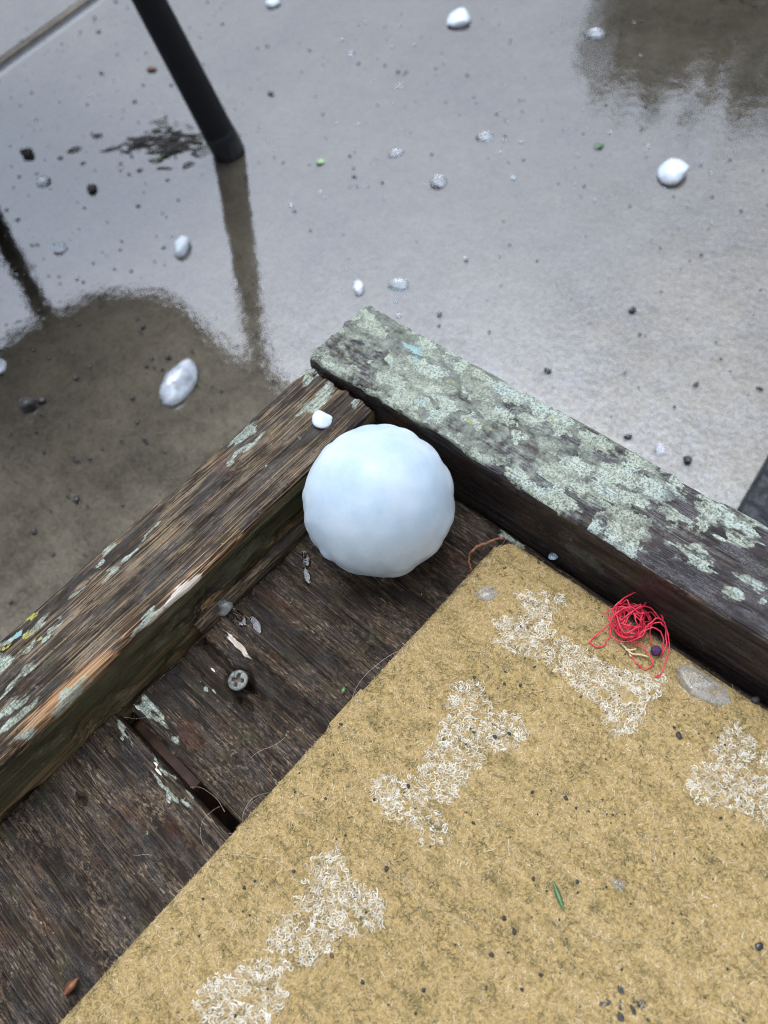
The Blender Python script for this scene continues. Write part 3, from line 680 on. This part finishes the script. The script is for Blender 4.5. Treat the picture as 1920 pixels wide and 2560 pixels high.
# ------------------------------------------------------------------ hail
def ico(sub):
    bm = bmesh.new(); bmesh.ops.create_icosphere(bm, subdivisions=sub, radius=1)
    V = np.array([v.co[:] for v in bm.verts]); F = np.array([[v.index for v in f.verts] for f in bm.faces]); bm.free(); return V, F
ICO = {k: ico(k) for k in (1, 2, 3, 4, 6)}
HC = np.array([.0826, -.0396, .0332]); HRAD = .0330
V, F = ICO[6]; V = V.copy()
NC = 190
cells = rng.normal(size=(NC, 3)); cells /= np.linalg.norm(cells, axis=1)[:, None]
for _ in range(12):                                      # spread the lobes evenly
    D2 = ((cells[:, None] - cells[None]) ** 2).sum(-1) + np.eye(NC) * 9
    f_ = ((cells[:, None] - cells[None]) / (D2[..., None] ** 2 + 1e-4)).sum(1); cells += .0009 * f_ ; cells /= np.linalg.norm(cells, axis=1)[:, None]
lobe = np.zeros(len(V)); amp = rng.uniform(.25, 1.15, NC); wid = rng.uniform(.14, .24, NC)
for c, a_, w_ in zip(cells, amp, wid):
    lobe = np.maximum(lobe, a_ * np.clip(1 - (np.linalg.norm(V - c, axis=1) / w_) ** 2, 0, 1))
side = 1 - sstep(.18, .70, V @ np.array([.33, -.22, .92]))  # smoother, half melted crown
rad = 1 + .038 * (lobe - .6) * (.07 + .93 * side) + (fbm(V[:, 0] * 2 + 5, V[:, 1] * 2, V[:, 2] * 2, 2) - .5) * .035 + (fbm(V[:, 0] * 9 + 5, V[:, 1] * 9, V[:, 2] * 9, 2) - .5) * .004
Vh = V * rad[:, None] * HRAD
Vh[:, 2] = np.maximum(Vh[:, 2], -HC[2] + .0002)
o = link('hailstone', mesh_np('hailstone', Vh, F), M['hail']); o.location = HC
tag(o, 'large round white knobbly hailstone in the corner between the two rails', 'hailstone')

def lump(name, u, v, z, lu, lv, hgt, mat, label, cat='hailstone', group=None, sub=3, seed=0, rough=.22, ang=0.0, sink=.25, freq=1.6, tilt=(0, 0), cuts=5):
    """irregular lump: lu, lv are its length and width in photo pixels, hgt its height / width"""
    q = P(u, v, z); s = px(q); a, b = lu * s / 2, lv * s / 2; h = hgt * b
    V, F = ICO[sub]; V = V.copy()
    r = 1 + rough * 2 * (fbm(V[:, 0] * freq + seed * 7.7, V[:, 1] * freq + seed, V[:, 2] * freq, 3) - .5)
    V = V * r[:, None]
    lr = np.random.default_rng(1000 + seed)
    for _ in range(cuts):                                # broken facets
        nn = lr.normal(size=3); nn /= np.linalg.norm(nn); V = V - nn * np.maximum(V @ nn - lr.uniform(.62, .88), 0)[:, None] * .92
    V = V * np.array([a, b, h]); V[:, 2] = np.maximum(V[:, 2], -h * (1 - sink * 2)) + h * (1 - sink * 2)
    o = link(name, mesh_np(name, V, F), mat); o.location = (q[0], q[1], z)
    # pixel direction of the long axis -> heading on the plane
    w = P(u + 10 * math.cos(ang), v + 10 * math.sin(ang), z) - q; o.rotation_euler = (tilt[0], tilt[1], math.atan2(w[1], w[0]))
    return tag(o, label, cat, group)
ZG = ZW - .0008
# on the platform
lump('hail_fragment', 807, 1052, HL, 58, 52, .55, M['ice_white'], 'small white hail pebble on top of the brown left rail', sub=3, seed=3, rough=.12, ang=1.0)
lump('hail_fragment', 563, 1522, .0005, 50, 46, .85, M['shard'], 'clear melting ice lump against the foot of the left rail', seed=5, rough=.15)
lump('hail_fragment', 1217, 1484, MT - .0004, 58, 44, .3, M['shard'], 'thin pale ice disc on the mat nearest the hailstone', seed=6, rough=.12, sink=.4)
lump('hail_fragment', 1381, 1391, MT - .0004, 25, 22, .4, M['ice_clear'], 'tiny clear ice bead on the mat close to the right rail', seed=8, rough=.1, sink=.4)
lump('hail_fragment', 1402, 1501, MT, 26, 15, .4, M['ice_clear'], 'tiny clear ice sliver beside the top of the upper embroidered bone', seed=9, rough=.12, sink=.4, ang=.4)
lump('hail_fragment', 1757, 1721, MT - .0005, 156, 78, .45, M['shard'], 'large elongated clear ice shard on the mat below the red thread', sub=4, seed=12, rough=.14, ang=.68, sink=.42, freq=1.1, cuts=9)
lump('hail_fragment', 1551, 2213, MT - .0004, 54, 32, .4, M['shard'], 'small flat milky ice piece on the mat near the grass blade', seed=14, rough=.15, ang=.5, sink=.4)
# on the concrete
GH = [(683, 13, 40, 30, 'ice_white', 'small white hail pellet at the top edge, right of the black leg'), (1145, 55, 76, 48, 'ice_white', 'white wedge of hail near the top centre of the wet concrete'),
      (1681, 441, 78, 66, 'ice_white', 'bright white angular hail chunk on the concrete at the right'), (456, 625, 44, 56, 'ice_white', 'white oval hail pellet left of the leg reflection'),
      (152, 625, 50, 36, 'ice_milky', 'half sunk hail piece far left in the puddle'), (449, 966, 84, 110, 'ice_milky', 'large translucent oval hail piece left of the platform corner'),
      (896, 726, 30, 40, 'ice_white', 'small white hail bit just above the platform corner'), (998, 717, 56, 34, 'ice_clear', 'clear ice flake right of the small white bit above the platform corner'),
      (113, 458, 38, 32, 'ice_clear', 'clear ice blob in the puddle at the left edge'), (990, 386, 46, 26, 'ice_clear', 'clear ice sliver in the middle of the wet concrete'),
      (1096, 460, 46, 40, 'ice_clear', 'round clear ice piece right of the middle sliver'), (1213, 346, 56, 30, 'ice_clear', 'flat clear ice piece above the round clear one'),
      (1484, 89, 58, 34, 'ice_clear', 'clear ice piece beside the shrub reflection at the top right'), (996, 218, 42, 16, 'ice_clear', 'thin clear ice strip under the white wedge'),
      (878, 136, 26, 18, 'ice_clear', 'tiny clear ice bit left of the white wedge'), (5, 920, 34, 44, 'ice_milky', 'milky hail piece cut by the left edge of the picture'),
      (1650, 1126, 34, 26, 'ice_milky', 'pale hail bead on the concrete behind the right rail'), (803, 480, 14, 14, 'ice_milky', 'tiny milky bead near the pale green leaf bit')]
for i, (u, v, a, b, mt, lab) in enumerate(GH):
    lump('hail_fragment', u, v, ZG - .001, a, b * 1.3, .62 if mt == 'ice_white' else .4, M[mt], lab, seed=20 + i * 3 + (u == 1681) * 41, rough=.34 if mt == 'ice_white' else .22, ang=rng.uniform(-.3, .3), cuts=9, sub=3)

# ------------------------------------------------------------------ melt water on the planks
def drop(u, v, z, lu, lv, ang, seed, label):
    o = lump('water_drop', u, v, z, lu * 1.2, lv * 1.3, .10, M['water'], label, 'water', None, 3, seed, .5, ang, .5, 1.7, cuts=0); return o
drop(592, 1545, .0002, 60, 26, .7, 51, 'melt water smear right of the clear ice lump on the plank')
drop(640, 1560, .0002, 46, 16, 1.1, 52, 'thin melt water smear above the pale split in the plank')
drop(765, 1395, .0004, 40, 15, 1.25, 53, 'upper water streak on the plank left of the big hailstone')
drop(768, 1440, .0004, 46, 12, 1.3, 54, 'lower water streak on the plank left of the big hailstone')

# ------------------------------------------------------------------ red thread
def z4(x, y, h): q = P(1480 + .3165 * x, 1450 + .3165 * y, MT + h * .5); q[2] = MT + .0006 + h; return q
tangle = empty('thread_tangle', tuple(P(1580, 1560, MT))); TO = P(1580, 1560, MT)
tag(tangle, 'tangle of bright red thread with a purple knot on the mat', 'thread')
strands = [
    [(500,775,0),(545,745,.5),(590,620,2),(597,500,4),(572,395,7),(520,360,9),(440,378,9),(412,430,7),(345,478,5),(240,500,3),(160,452,3),(132,350,5),(170,262,8),(260,170,9),(345,140,8),(402,185,6),(378,245,7),(300,300,9),(215,370,6),(180,430,2)],
    [(135,390,3),(128,470,2),(90,520,1),(30,530,.5),(-5,490,.6),(50,430,1),(125,385,4),(128,280,6),(230,252,8),(335,312,9),(372,392,7),(290,445,5),(258,400,6),(275,318,8),(350,262,9),(455,250,7),(540,330,4),(556,285,4),(510,195,5),(455,178,6),(448,210,6),(500,250,5),(550,330,3)],
    [(320,510,3),(390,540,2),(455,600,1.5),(480,670,.8),(432,715,.4),(352,662,.5),(312,580,.8),(322,510,2.5),(400,430,7),(480,410,8),(535,450,6),(548,540,3),(515,600,2)],
    [(200,215,6),(260,205,8),(300,260,9),(340,350,8),(360,430,6),(300,470,4),(200,440,4),(150,360,6),(200,290,9),(300,270,10),(400,300,9),(470,280,6),(490,330,4),(420,400,6),(350,400,8),(240,440,7),(190,330,8),(195,250,7),(240,200,6)],
    [(460,520,1.5),(450,450,4),(470,390,8),(540,385,9),(575,440,6),(570,560,3),(540,620,1)],
]
for k in range(4):
    a_ = np.cumsum(rng.normal(0, .35, 22) + rng.choice([-.8, .8])); r_ = np.clip(115 + 45 * np.sin(np.arange(22) * rng.uniform(.7, 1.4)) + rng.normal(0, 18, 22), 40, 165)
    strands.append([(305 + .95 * r * math.cos(t), 345 + .85 * r * math.sin(t), float(np.clip(8.5 - r * .035 + rng.normal(0, 1.5), 1, 11))) for r, t in zip(r_, a_)])
for s in strands:
    pts = catmull([z4(x, y, h * .001) for x, y, h in s], 9)
    pts = pts + (np.stack([vnoise(np.arange(len(pts)) * .21 + k * 40 + s[0][0], np.arange(len(pts)) * 0.0) for k in range(3)], -1) - .5) * .0012
    pts[:, 2] = np.maximum(pts[:, 2], MT + .0006)
    o = link('strand', tube_mesh('strand', pts, .00030, 6), M['red']); child(o, tangle, TO)
V, F = ICO[4]; V = V * (1 + .5 * (fbm(V[:, 0] * 5, V[:, 1] * 5, V[:, 2] * 5, 3) - .5))[:, None] * .0021
o = link('purple_knot', mesh_np('purple_knot', V, F), M['purple']); o.location = z4(502, 570, .0016); child(o, tangle, TO)
for k, s in enumerate(([(225, 505, 1), (260, 545, 1.5), (310, 590, 1.5), (380, 600, 1.5), (440, 615, 1)], [(262, 560, 1), (300, 565, 2), (345, 555, 1.5)], [(290, 575, 1), (300, 600, .6), (310, 612, .5)])):
    pts = catmull([z4(x, y, h * .001) for x, y, h in s], 6); o = link('dry_straw', tube_mesh('dry_straw', pts, .00035, 5), M['straw'])
    tag(o, ['long dry straw stalk under the red thread tangle', 'short upper straw stalk crossing the long one under the red thread', 'tiny lower straw stub beside the long stalk under the red thread'][k], 'straw')

# ------------------------------------------------------------------ small things on the mat and planks
tw = catmull([P(1178, 1425, .001), P(1172, 1398, .003), P(1180, 1378, .005), P(1205, 1362, .006), P(1240, 1348, .0065), P(1262, 1344, .0062)], 7)
tw = tw + (np.stack([vnoise(np.arange(len(tw)) * .9 + k * 31, np.arange(len(tw)) * 0.) for k in range(3)], -1) - .5) * .0008
o = link('twig', tube_mesh('twig', tw, np.interp(np.linspace(0, 1, len(tw)), [0, .5, 1], [.0004, .0008, .0005]), 6), M['twig']); tag(o, 'thin red-brown root fibre curling round the corner of the mat', 'twig')
def blade(name, pix, z, w, mat, label, cat):
    pts = catmull([P(u, v, z + h) for u, v, h in pix], 5); n = len(pts); t = np.gradient(pts, axis=0); t /= np.linalg.norm(t, axis=1)[:, None]
    s = np.cross(t, [0, 0, 1]); s /= np.linalg.norm(s, axis=1)[:, None]; ww = w * np.sin(np.linspace(.25, math.pi - .1, n))[:, None]
    up = np.array([0, 0, 1.0]); V = np.vstack([pts + s * ww, pts - up * ww * .35, pts - s * ww, pts + up * .00015]); F = []
    for i in range(n - 1):
        for k in range(4): a, b = k * n, ((k + 1) % 4) * n; F.append([a + i, a + i + 1, b + i + 1, b + i])
    o = link(name, mesh_py(name, V, F, True), mat); return tag(o, label, cat)
blade('grass_blade', [(1382, 2202, .001), (1393, 2230, .002), (1402, 2255, .002), (1411, 2278, .001)], MT, .0009, M['green'], 'short green grass clipping on the lower part of the mat', 'grass')
blade('leaf_bit', [(855, 1733, .0005), (858, 1725, .001), (862, 1716, .0005)], .001, .0010, M['green'], 'tiny green leaf bit on the plank beside the mat edge', 'leaf')
blade('bark_flake', [(160, 2487, .001), (175, 2465, .0025), (196, 2445, .001)], 0.0, .0018, M['twig'], 'red-brown bark flake on the lowest plank at the left', 'bark')
blade('leaf_bit', [(790, 404, 0), (800, 402, .0015), (814, 406, .0)], ZW, .006, plain('pale_leaf', (.28, .40, .22), .5), 'pale green leaf bit on the concrete right of the leg', 'leaf')
blade('leaf_bit', [(1485, 372, 0), (1497, 364, .0015), (1512, 362, .0)], ZW, .004, M['green'], 'small green leaf bit near the shrub reflection', 'leaf')
blade('leaf_bit', [(393, 403, 0), (397, 395, .002), (400, 388, .0)], ZW, .004, M['green'], 'dark green leaf bit in the litter by the leg', 'leaf')
lump('bark_flake', 725, 1268, .016, 54, 22, .4, M['bark'], 'brown bark flake wedged on the inner face of the left rail beside the hailstone', 'bark', seed=61, rough=.3, ang=-.5)
lump('stone', 200, 1652, .0005, 18, 14, .7, plain('pale_stone', (.3, .27, .23), .6), 'tiny pale pebble at the foot of the left rail', 'stone', seed=62) if False else None

crumbs = [(1152,1612,13,'j'),(1187,1694,9,'j'),(1265,1679,10,''),(1124,1690,9,''),(1301,1714,11,''),(1261,1711,10,''),(1453,1743,13,''),(1685,1818,9,''),(1698,1840,20,''),(1888,1750,22,''),(1415,1996,12,''),(1184,2058,10,''),(1333,2197,11,''),(1443,2204,12,''),
          (1618,2196,10,''),(1747,2204,11,''),(1286,2330,15,''),(1260,2296,13,''),(1229,2387,14,''),(1352,2437,12,''),(1564,2321,14,''),(1644,2335,11,''),(1681,2308,12,''),(1897,2367,26,'j'),(1060,2475,13,''),(1305,2474,12,''),(1216,2470,12,''),(637,2202,9,''),(611,2219,11,''),(563,2145,9,''),
          (735,2178,10,''),(966,2172,14,''),(906,2455,14,''),(830,2390,13,'r'),(1502,1626,10,''),(1336,1668,9,''),(852,1810,10,'j'),(1346,1405,10,'r'),(1262,1420,10,''),(1505,2000,9,''),(1185,1830,11,''),(1238,1842,11,''),(1273,1834,12,''),(1020,1965,12,''),(1108,1850,10,''),(1560,1965,9,''),(1440,2020,9,''),(1330,1980,10,''),(1700,1990,9,'')]
MARKS = [('the upper embroidered bone', 1440, 1660), ('the middle embroidered bone', 1130, 1900), ('the lowest embroidered bone', 730, 2350), ('the bone cut by the right edge', 1830, 1930), ('the red thread', 1590, 1560), ('the clear ice shard', 1757, 1721),
         ('the grass clipping', 1396, 2240), ('the black crumb cluster', 1560, 2500), ('the small milky ice piece', 1551, 2213), ('the pale ice disc', 1217, 1484)]
def crumb_label(u, v, s, k):
    nm, mx_, my_ = min(MARKS, key=lambda t: (t[1] - u) ** 2 + (t[2] - v) ** 2); dx, dy = u - mx_, v - my_
    side = ('right of' if dx > 0 else 'left of') if abs(dx) > 1.6 * abs(dy) else ('below' if dy > 0 else 'above') if abs(dy) > 1.6 * abs(dx) else ('below and ' if dy > 0 else 'above and ') + ('right of' if dx > 0 else 'left of')
    if math.hypot(dx, dy) < 60: side = 'on or touching'
    size = 'tiny' if s < 10 else 'small' if s < 13 else 'larger'
    return f"{size} {'rusty' if k == 'r' else 'dark'} soil crumb on the mat, {side} {nm}"
where = lambda u, v: ('upper' if v < 1780 else 'middle' if v < 2250 else 'lower') + ' part of the mat'
for i, (u, v, s, k) in enumerate(crumbs):
    lump('soil_crumb', u, v, MT - .0001, s * 1.05, s * .8, .6, M['rust'] if k == 'r' else M['grit'] if k == 'j' else M['soil'], crumb_label(u, v, s, k), 'crumb', 'soil crumbs scattered over the mat', 2, 70 + i, .3, rng.uniform(0, 3), .3, 2.2)
for i, (u, v, a, b) in enumerate([(1555,2455,16,32),(1552,2475,24,30),(1510,2485,14,16),(1520,2505,34,22),(1505,2515,22,20),(1550,2512,22,40),(1562,2515,26,24),(1585,2490,20,24),(1592,2500,30,18),(1605,2510,28,30),(1583,2530,18,40),(1552,2545,26,36),(1625,2545,30,30),(1577,2470,10,12)]):
    lump('charred_crumb', u, v, MT + .0001, a * .8, b * .8, .22, M['soil'], 'black flaky crumb of the dark cluster near the bottom edge of the mat', 'crumb', 'black crumb cluster on the mat', 3, 140 + i, .45, rng.uniform(-.3, .3), .35, 2.4, cuts=1)
# fine peppering of smaller crumbs, and stray hairs
VV, FF, base = [], [], 0
V1, F1 = ICO[1]
for k in range(420):
    x, y = rng.uniform(MX0 + .004, .34), rng.uniform(-.32, MY1 - .004)
    s = rng.uniform(.00022, .00055); v = V1 * s * rng.uniform(.6, 1.3, (1, 3)) + [x, y, float(mat_h(np.array([x]), np.array([y]))[0]) + .0005]
    VV.append(v); FF.append(F1 + base); base += len(v)
o = link('mat_dust', mesh_np('mat_dust', np.vstack(VV), np.vstack(FF)), M['soil']); tag(o, 'fine dark specks of dirt peppered over the tan mat', 'dirt', kind='stuff')
def hairs(name, n, region, zf, mat, label, rad=.00005, lmin=.012, lmax=.045):
    VV, FF, base = [], [], 0
    for k in range(n):
        x, y = rng.uniform(region[0], region[1]), rng.uniform(region[2], region[3]); th = rng.uniform(0, 6.28); L = rng.uniform(lmin, lmax); kap = rng.normal(0, 45); m_ = 16
        s = np.linspace(0, L, m_); a = th + kap * s + np.cumsum(rng.normal(0, .08, m_)); ds = L / (m_ - 1)
        xx = x + np.cumsum(np.cos(a)) * ds; yy = y + np.cumsum(np.sin(a)) * ds; zz = zf(xx, yy) + .0007 + .0022 * np.sin(np.linspace(0, math.pi, m_)) * rng.random()
        good = (xx > .052) & (yy < -.004)
        if good.sum() < 5: continue
        v, f = tube_np(np.stack([xx, yy, zz], -1)[good], rad, 3); VV.append(v); FF.append(f + base); base += len(v)
    o = link(name, mesh_np(name, np.vstack(VV), np.vstack(FF)), mat); return tag(o, label, 'hair', kind='stuff')
zm = lambda x, y: np.where(mat_sd(x, y) > 0, mat_h(x, y), .0003)
hairs('pale_hair', 40, (MX0, .33, -.31, -.01), zm, M['hair'], 'loose pale animal hairs lying over the tan mat')
hairs('dark_hair', 34, (MX0, .33, -.31, -.01), zm, M['dark_hair'], 'loose dark animal hairs lying over the tan mat', .000045)
hairs('edge_hair', 5, (.105, .13, -.27, -.02), lambda x, y: zm(x, y) + .001, M['hair'], 'pale hairs bridging the mat edge and the dark planks', .00004, .008, .02)
hairs('plank_hair', 3, (.055, .10, -.25, -.12), lambda x, y: 0 * x + .0008, M['hair'], 'stray pale hairs stuck on the dark planks', .000035, .008, .02)

# ------------------------------------------------------------------ debris on the concrete
lump('pebble', 72, 1016, ZG, 46, 40, .9, M['grit'], 'dark round pebble in the brown reflection at the left', 'pebble', seed=91, rough=.15)
lump('pebble', 105, 1003, ZG, 26, 20, .8, M['grit'], 'small dark pebble touching the larger dark one at the left', 'pebble', seed=92, rough=.15)
lump('pebble', 70, 387, ZG, 34, 30, .9, M['grit'], 'black crumb at the left edge above the clear ice blob', 'pebble', seed=93, rough=.3)
lump('pebble', 231, 476, ZG, 24, 28, .8, M['grit'], 'dark crumb left of the leg reflection', 'pebble', seed=94, rough=.3)
lump('pebble', 245, 341, ZG, 36, 16, .5, M['soil'], 'flat brown crumb left of the litter by the leg', 'pebble', seed=95, rough=.3)
lump('pebble', 380, 176, ZG, 26, 18, .7, M['bark'], 'brown crumb between the slab joint and the black leg', 'pebble', seed=96, rough=.3)
lump('pebble', 1717, 1154, ZG, 24, 24, .9, M['grit'], 'dark bead on the concrete beyond the right rail', 'pebble', seed=97, rough=.2)
lump('pebble', 1570, 1094, ZG, 22, 16, .8, M['grit'], 'small dark grain close behind the right rail', 'pebble', seed=98, rough=.2)
lump('pebble', 1580, 778, ZG, 20, 18, .8, M['grit'], 'black grain on the open concrete right of the platform corner', 'pebble', seed=99, rough=.25)
lump('pebble', 1098, 788, ZG, 16, 14, .8, M['grit'], 'black grain just outside the lichened rail corner', 'pebble', seed=100, rough=.25)
lump('pebble', 192, 1250, ZG, 20, 18, .8, M['grit'], 'dark grain in the brown reflection near the left rail', 'pebble', seed=101, rough=.2)
VV, FF, base = [], [], 0
V2, F2 = ICO[2]
def grit_at(x, y, s):
    global base
    v = V2 * (1 + .5 * (rng.random((len(V2), 1)) - .5)) * np.array([s * rng.uniform(.7, 1.4), s * rng.uniform(.7, 1.2), s * .7]) + [x, y, ZW - .0002]
    VV.append(v); FF.append(F2 + base); base += len(v)
k = 0
while k < 1500:
    x, y = rng.uniform(-1.25, .45), rng.uniform(-.35, 1.0)
    if fbm(np.array([x * 5]), np.array([y * 5]), o=2)[0] < rng.uniform(.25, .65): continue
    grit_at(x, y, float(np.clip(rng.lognormal(-6.85, .45), .0005, .0034))); k += 1
for k in range(130):                                     # more of it has washed together at the left
    q = P(rng.uniform(-40, 420), rng.uniform(200, 1150), ZW); grit_at(q[0], q[1], float(np.clip(rng.lognormal(-6.6, .4), .0006, .003)))
o = link('grit', mesh_np('grit', np.vstack(VV), np.vstack(FF)), M['grit']); tag(o, 'dark wet grit and dirt specks strewn over the flooded concrete', 'grit', kind='stuff')
VV, FF, base = [], [], 0
for k in range(420):                                     # pale beads for rain bubbles and for sky glints on wet grit
    x, y = rng.uniform(-1.1, .0), rng.uniform(-.30, .75)
    if fbm(np.array([x * 6 + 3]), np.array([y * 6]), o=2)[0] < rng.uniform(.3, .65): continue
    s_ = float(np.clip(rng.lognormal(-6.75, .35), .0006, .0026)); v = V2 * np.array([s_, s_ * rng.uniform(.7, 1.1), s_ * .55]) + [x, y, ZW + s_ * .12]
    VV.append(v); FF.append(F2 + base); base += len(v)
o = link('bubble_glints', mesh_np('bubble_glints', np.vstack(VV), np.vstack(FF)), M['ice_milky']); tag(o, 'tiny rain bubbles and sky glints, added as pale beads dotting the shallow water', 'bubbles', kind='stuff')
VV, FF, base = [], [], 0
for k in range(110):                                     # leaf litter caught at the chair leg
    u, v = 430 + rng.normal(0, 70), 365 + rng.normal(0, 18) + (rng.random() < .3) * -25
    q = P(u, v, ZW); L = rng.uniform(.006, .03); th = rng.uniform(-.6, .6) + .74; s = np.linspace(-.5, .5, 7) * L
    pts = np.stack([q[0] + s * np.cos(th + s * rng.normal(0, 40)), q[1] + s * np.sin(th), ZW + .0006 + .002 * rng.random() * np.cos(s / L * 3)], -1)
    v_, f_ = tube_np(pts, rng.uniform(.0004, .0014) * np.array([.3, .8, 1, 1, 1, .7, .2]), 5); VV.append(v_); FF.append(f_ + base); base += len(v_)
o = link('leaf_litter', mesh_np('leaf_litter', np.vstack(VV), np.vstack(FF)), M['soil']); tag(o, 'dark rotting leaf litter and twigs gathered at the black leg', 'litter', kind='stuff')

# ------------------------------------------------------------------ black patio chair: one leg in view, its seat mirrored in the puddle
foot = P(574, 383, -G); LD = np.array([-.0896, -.1381, 1.0]); SZ = .245
chair = empty('patio_chair', (-.75, .05, -G)); SO = np.array([-.75, .05, -G])
tag(chair, 'black metal patio chair standing in the puddle, one leg in view', 'chair')
def leg(f, d, h):
    pts = np.array([f + d * t for t in np.linspace(0.0, h, 10)]); pts[0] = f
    o = link('leg', tube_mesh('leg', pts, np.interp(np.linspace(0, h, 10), [0, .25, .5], [.0180, .0142, .0135]), 20), M['black_paint']); child(o, chair, SO)
    dn = d / np.linalg.norm(d); c = np.array([f + dn * t for t in (-.004, 0, .026, .030)]); c[:, 2] = np.maximum(c[:, 2], -G + .0)
    fc = link('foot_cap', tube_mesh('foot_cap', c, np.array([.0180, .0184, .0182, .0172]), 20), M['black_rubber'], None); fc.parent = o
leg(foot, LD, SZ + G)
leg(P(-150, 300, -G), np.array([-.06, -.06, 1.0]), SZ + G)
leg(np.array([-.66, -.22, -G]), np.array([.06, .06, 1.0]), SZ + G)
leg(np.array([-1.02, -.16, -G]), np.array([.08, .06, 1.0]), SZ + G)
so = catmull([(-.525, .255), (-.585, .298), (-.70, .288), (-.80, .300), (-.89, .312), (-.96, .285), (-1.02, .235), (-1.06, .12), (-1.055, -.06), (-1.00, -.25), (-.90, -.32), (-.75, -.35), (-.62, -.345), (-.535, -.30), (-.51, -.08), (-.505, .10)], 6, True)
n = len(so); cxy = so.mean(0)
V = [(*q, SZ) for q in so] + [(*q, SZ + .028) for q in so] + [(*cxy, SZ - .012), (*cxy, SZ + .018)]
F = [[i, (i + 1) % n, n + (i + 1) % n, n + i] for i in range(n)] + [[2 * n, (i + 1) % n, i] for i in range(n)] + [[2 * n + 1, n + i, n + (i + 1) % n] for i in range(n)]
o = link('seat', mesh_py('seat', V, F), plain('brown_seat_weave', (.05, .04, .03), .7, var=.5, scale=60, bump=.002)); child(o, chair, SO)
rim = np.vstack([so, so[:1]]); o = link('seat_rim', tube_mesh('seat_rim', np.column_stack([rim, np.full(len(rim), SZ + .014)]), .013, 10), M['black_paint']); child(o, chair, SO)
bk = catmull([(-.53, -.19, SZ + .02), (-.55, -.25, SZ + .25), (-.60, -.28, SZ + .44), (-.78, -.30, SZ + .48), (-.96, -.27, SZ + .44), (-1.00, -.24, SZ + .25), (-1.00, -.18, SZ + .02)], 8)
o = link('back_frame', tube_mesh('back_frame', bk, .012, 10), M['black_paint']); child(o, chair, SO)
for k in range(6):
    x = -.60 - k * .072; o = link('back_bar', tube_mesh('back_bar', np.array([(x, -.225, SZ + .02), (x, -.265, SZ + .25), (x, -.287, SZ + .455)]), .006, 8), M['black_paint']); child(o, chair, SO)

# ------------------------------------------------------------------ black rubber mat behind the right rail
a, b = P(1925, 1130, -G), P(1846, 1268, -G); d = (b - a)[:2] / np.linalg.norm((b - a)[:2]); nrm = np.array([-d[1], d[0]])
if nrm @ (P(1980, 1230, -G)[:2] - a[:2]) < 0: nrm = -nrm
p0 = a[:2] - d * .015
gu, gv = np.arange(0, .30, .003), np.arange(0, .36, .003)
U_, V_ = np.meshgrid(gu, gv, indexing='ij'); XY = p0 + U_[..., None] * d + V_[..., None] * nrm
hh = .010 + .0045 * (fbm(XY[..., 0] * 150, XY[..., 1] * 150, o=3) - .5) * 2
em = np.minimum(np.minimum(U_, gu[-1] - U_), np.minimum(V_, gv[-1] - V_)); hh = np.where(em < .0015, .0002, hh)
Vr = np.concatenate([XY, (-G + .0028 + hh)[..., None]], -1).reshape(-1, 3)
F = grid_faces(len(gu), len(gv))
me = mesh_np('rubber_mat', Vr, F)
if me.polygons[len(F) // 2].normal.z < 0: me.flip_normals()
o = link('rubber_mat', me, M['black_rubber']); tag(o, 'wet black pebbled rubber mat on the concrete at the right edge', 'rubber mat')

# ------------------------------------------------------------------ shrub whose crown is mirrored at the top right
az = math.radians(104); D = 4.2
bx, by = D * math.cos(az), D * math.sin(az)
shrub = empty('shrub', (bx, by, -G - .012)); SB = np.array([bx, by, -G - .012]); tag(shrub, 'bushy green-brown shrub beyond the patio, mirrored in the wet concrete', 'shrub')
o = link('trunk', tube_mesh('trunk', catmull([(bx, by, -G - .012), (bx + .05, by, .4), (bx - .03, by + .05, .9), (bx, by, 1.6)], 5), np.linspace(.07, .02, 16), 8), M['trunk']); child(o, shrub, SB)
for k in range(7):
    an = k * .9; e = (bx + .8 * math.cos(an), by + .8 * math.sin(an), 1.2 + .15 * k)
    o = link('limb', tube_mesh('limb', catmull([(bx, by, .35 + .1 * k), (bx + .35 * math.cos(an), by + .35 * math.sin(an), .8 + .12 * k), e], 5), np.linspace(.03, .006, 11), 6), M['trunk']); child(o, shrub, SB)
NL = 14000
ce = rng.normal(size=(46, 3)); ce /= np.linalg.norm(ce, axis=1)[:, None]; ce *= (rng.random((46, 1)) ** .4); ce = ce * [1.15, 1.15, .95] + [bx, by, 1.12]
idx = rng.integers(0, 46, NL); pos = ce[idx] + rng.normal(0, .13, (NL, 3)); pos[:, 2] = np.clip(pos[:, 2], .05, 2.95)
ax = rng.normal(size=(NL, 3)); ax /= np.linalg.norm(ax, axis=1)[:, None]; bx_ = np.cross(ax, rng.normal(size=(NL, 3))); bx_ /= np.linalg.norm(bx_, axis=1)[:, None]
l = rng.uniform(.035, .075, (NL, 1)); w = l * .5
V = np.stack([pos - ax * l, pos + bx_ * w, pos + ax * l, pos - bx_ * w], 1).reshape(-1, 3); F = np.arange(NL * 4).reshape(-1, 4)
o = link('crown', mesh_np('crown', V, F, False), M['leaf']); child(o, shrub, SB)
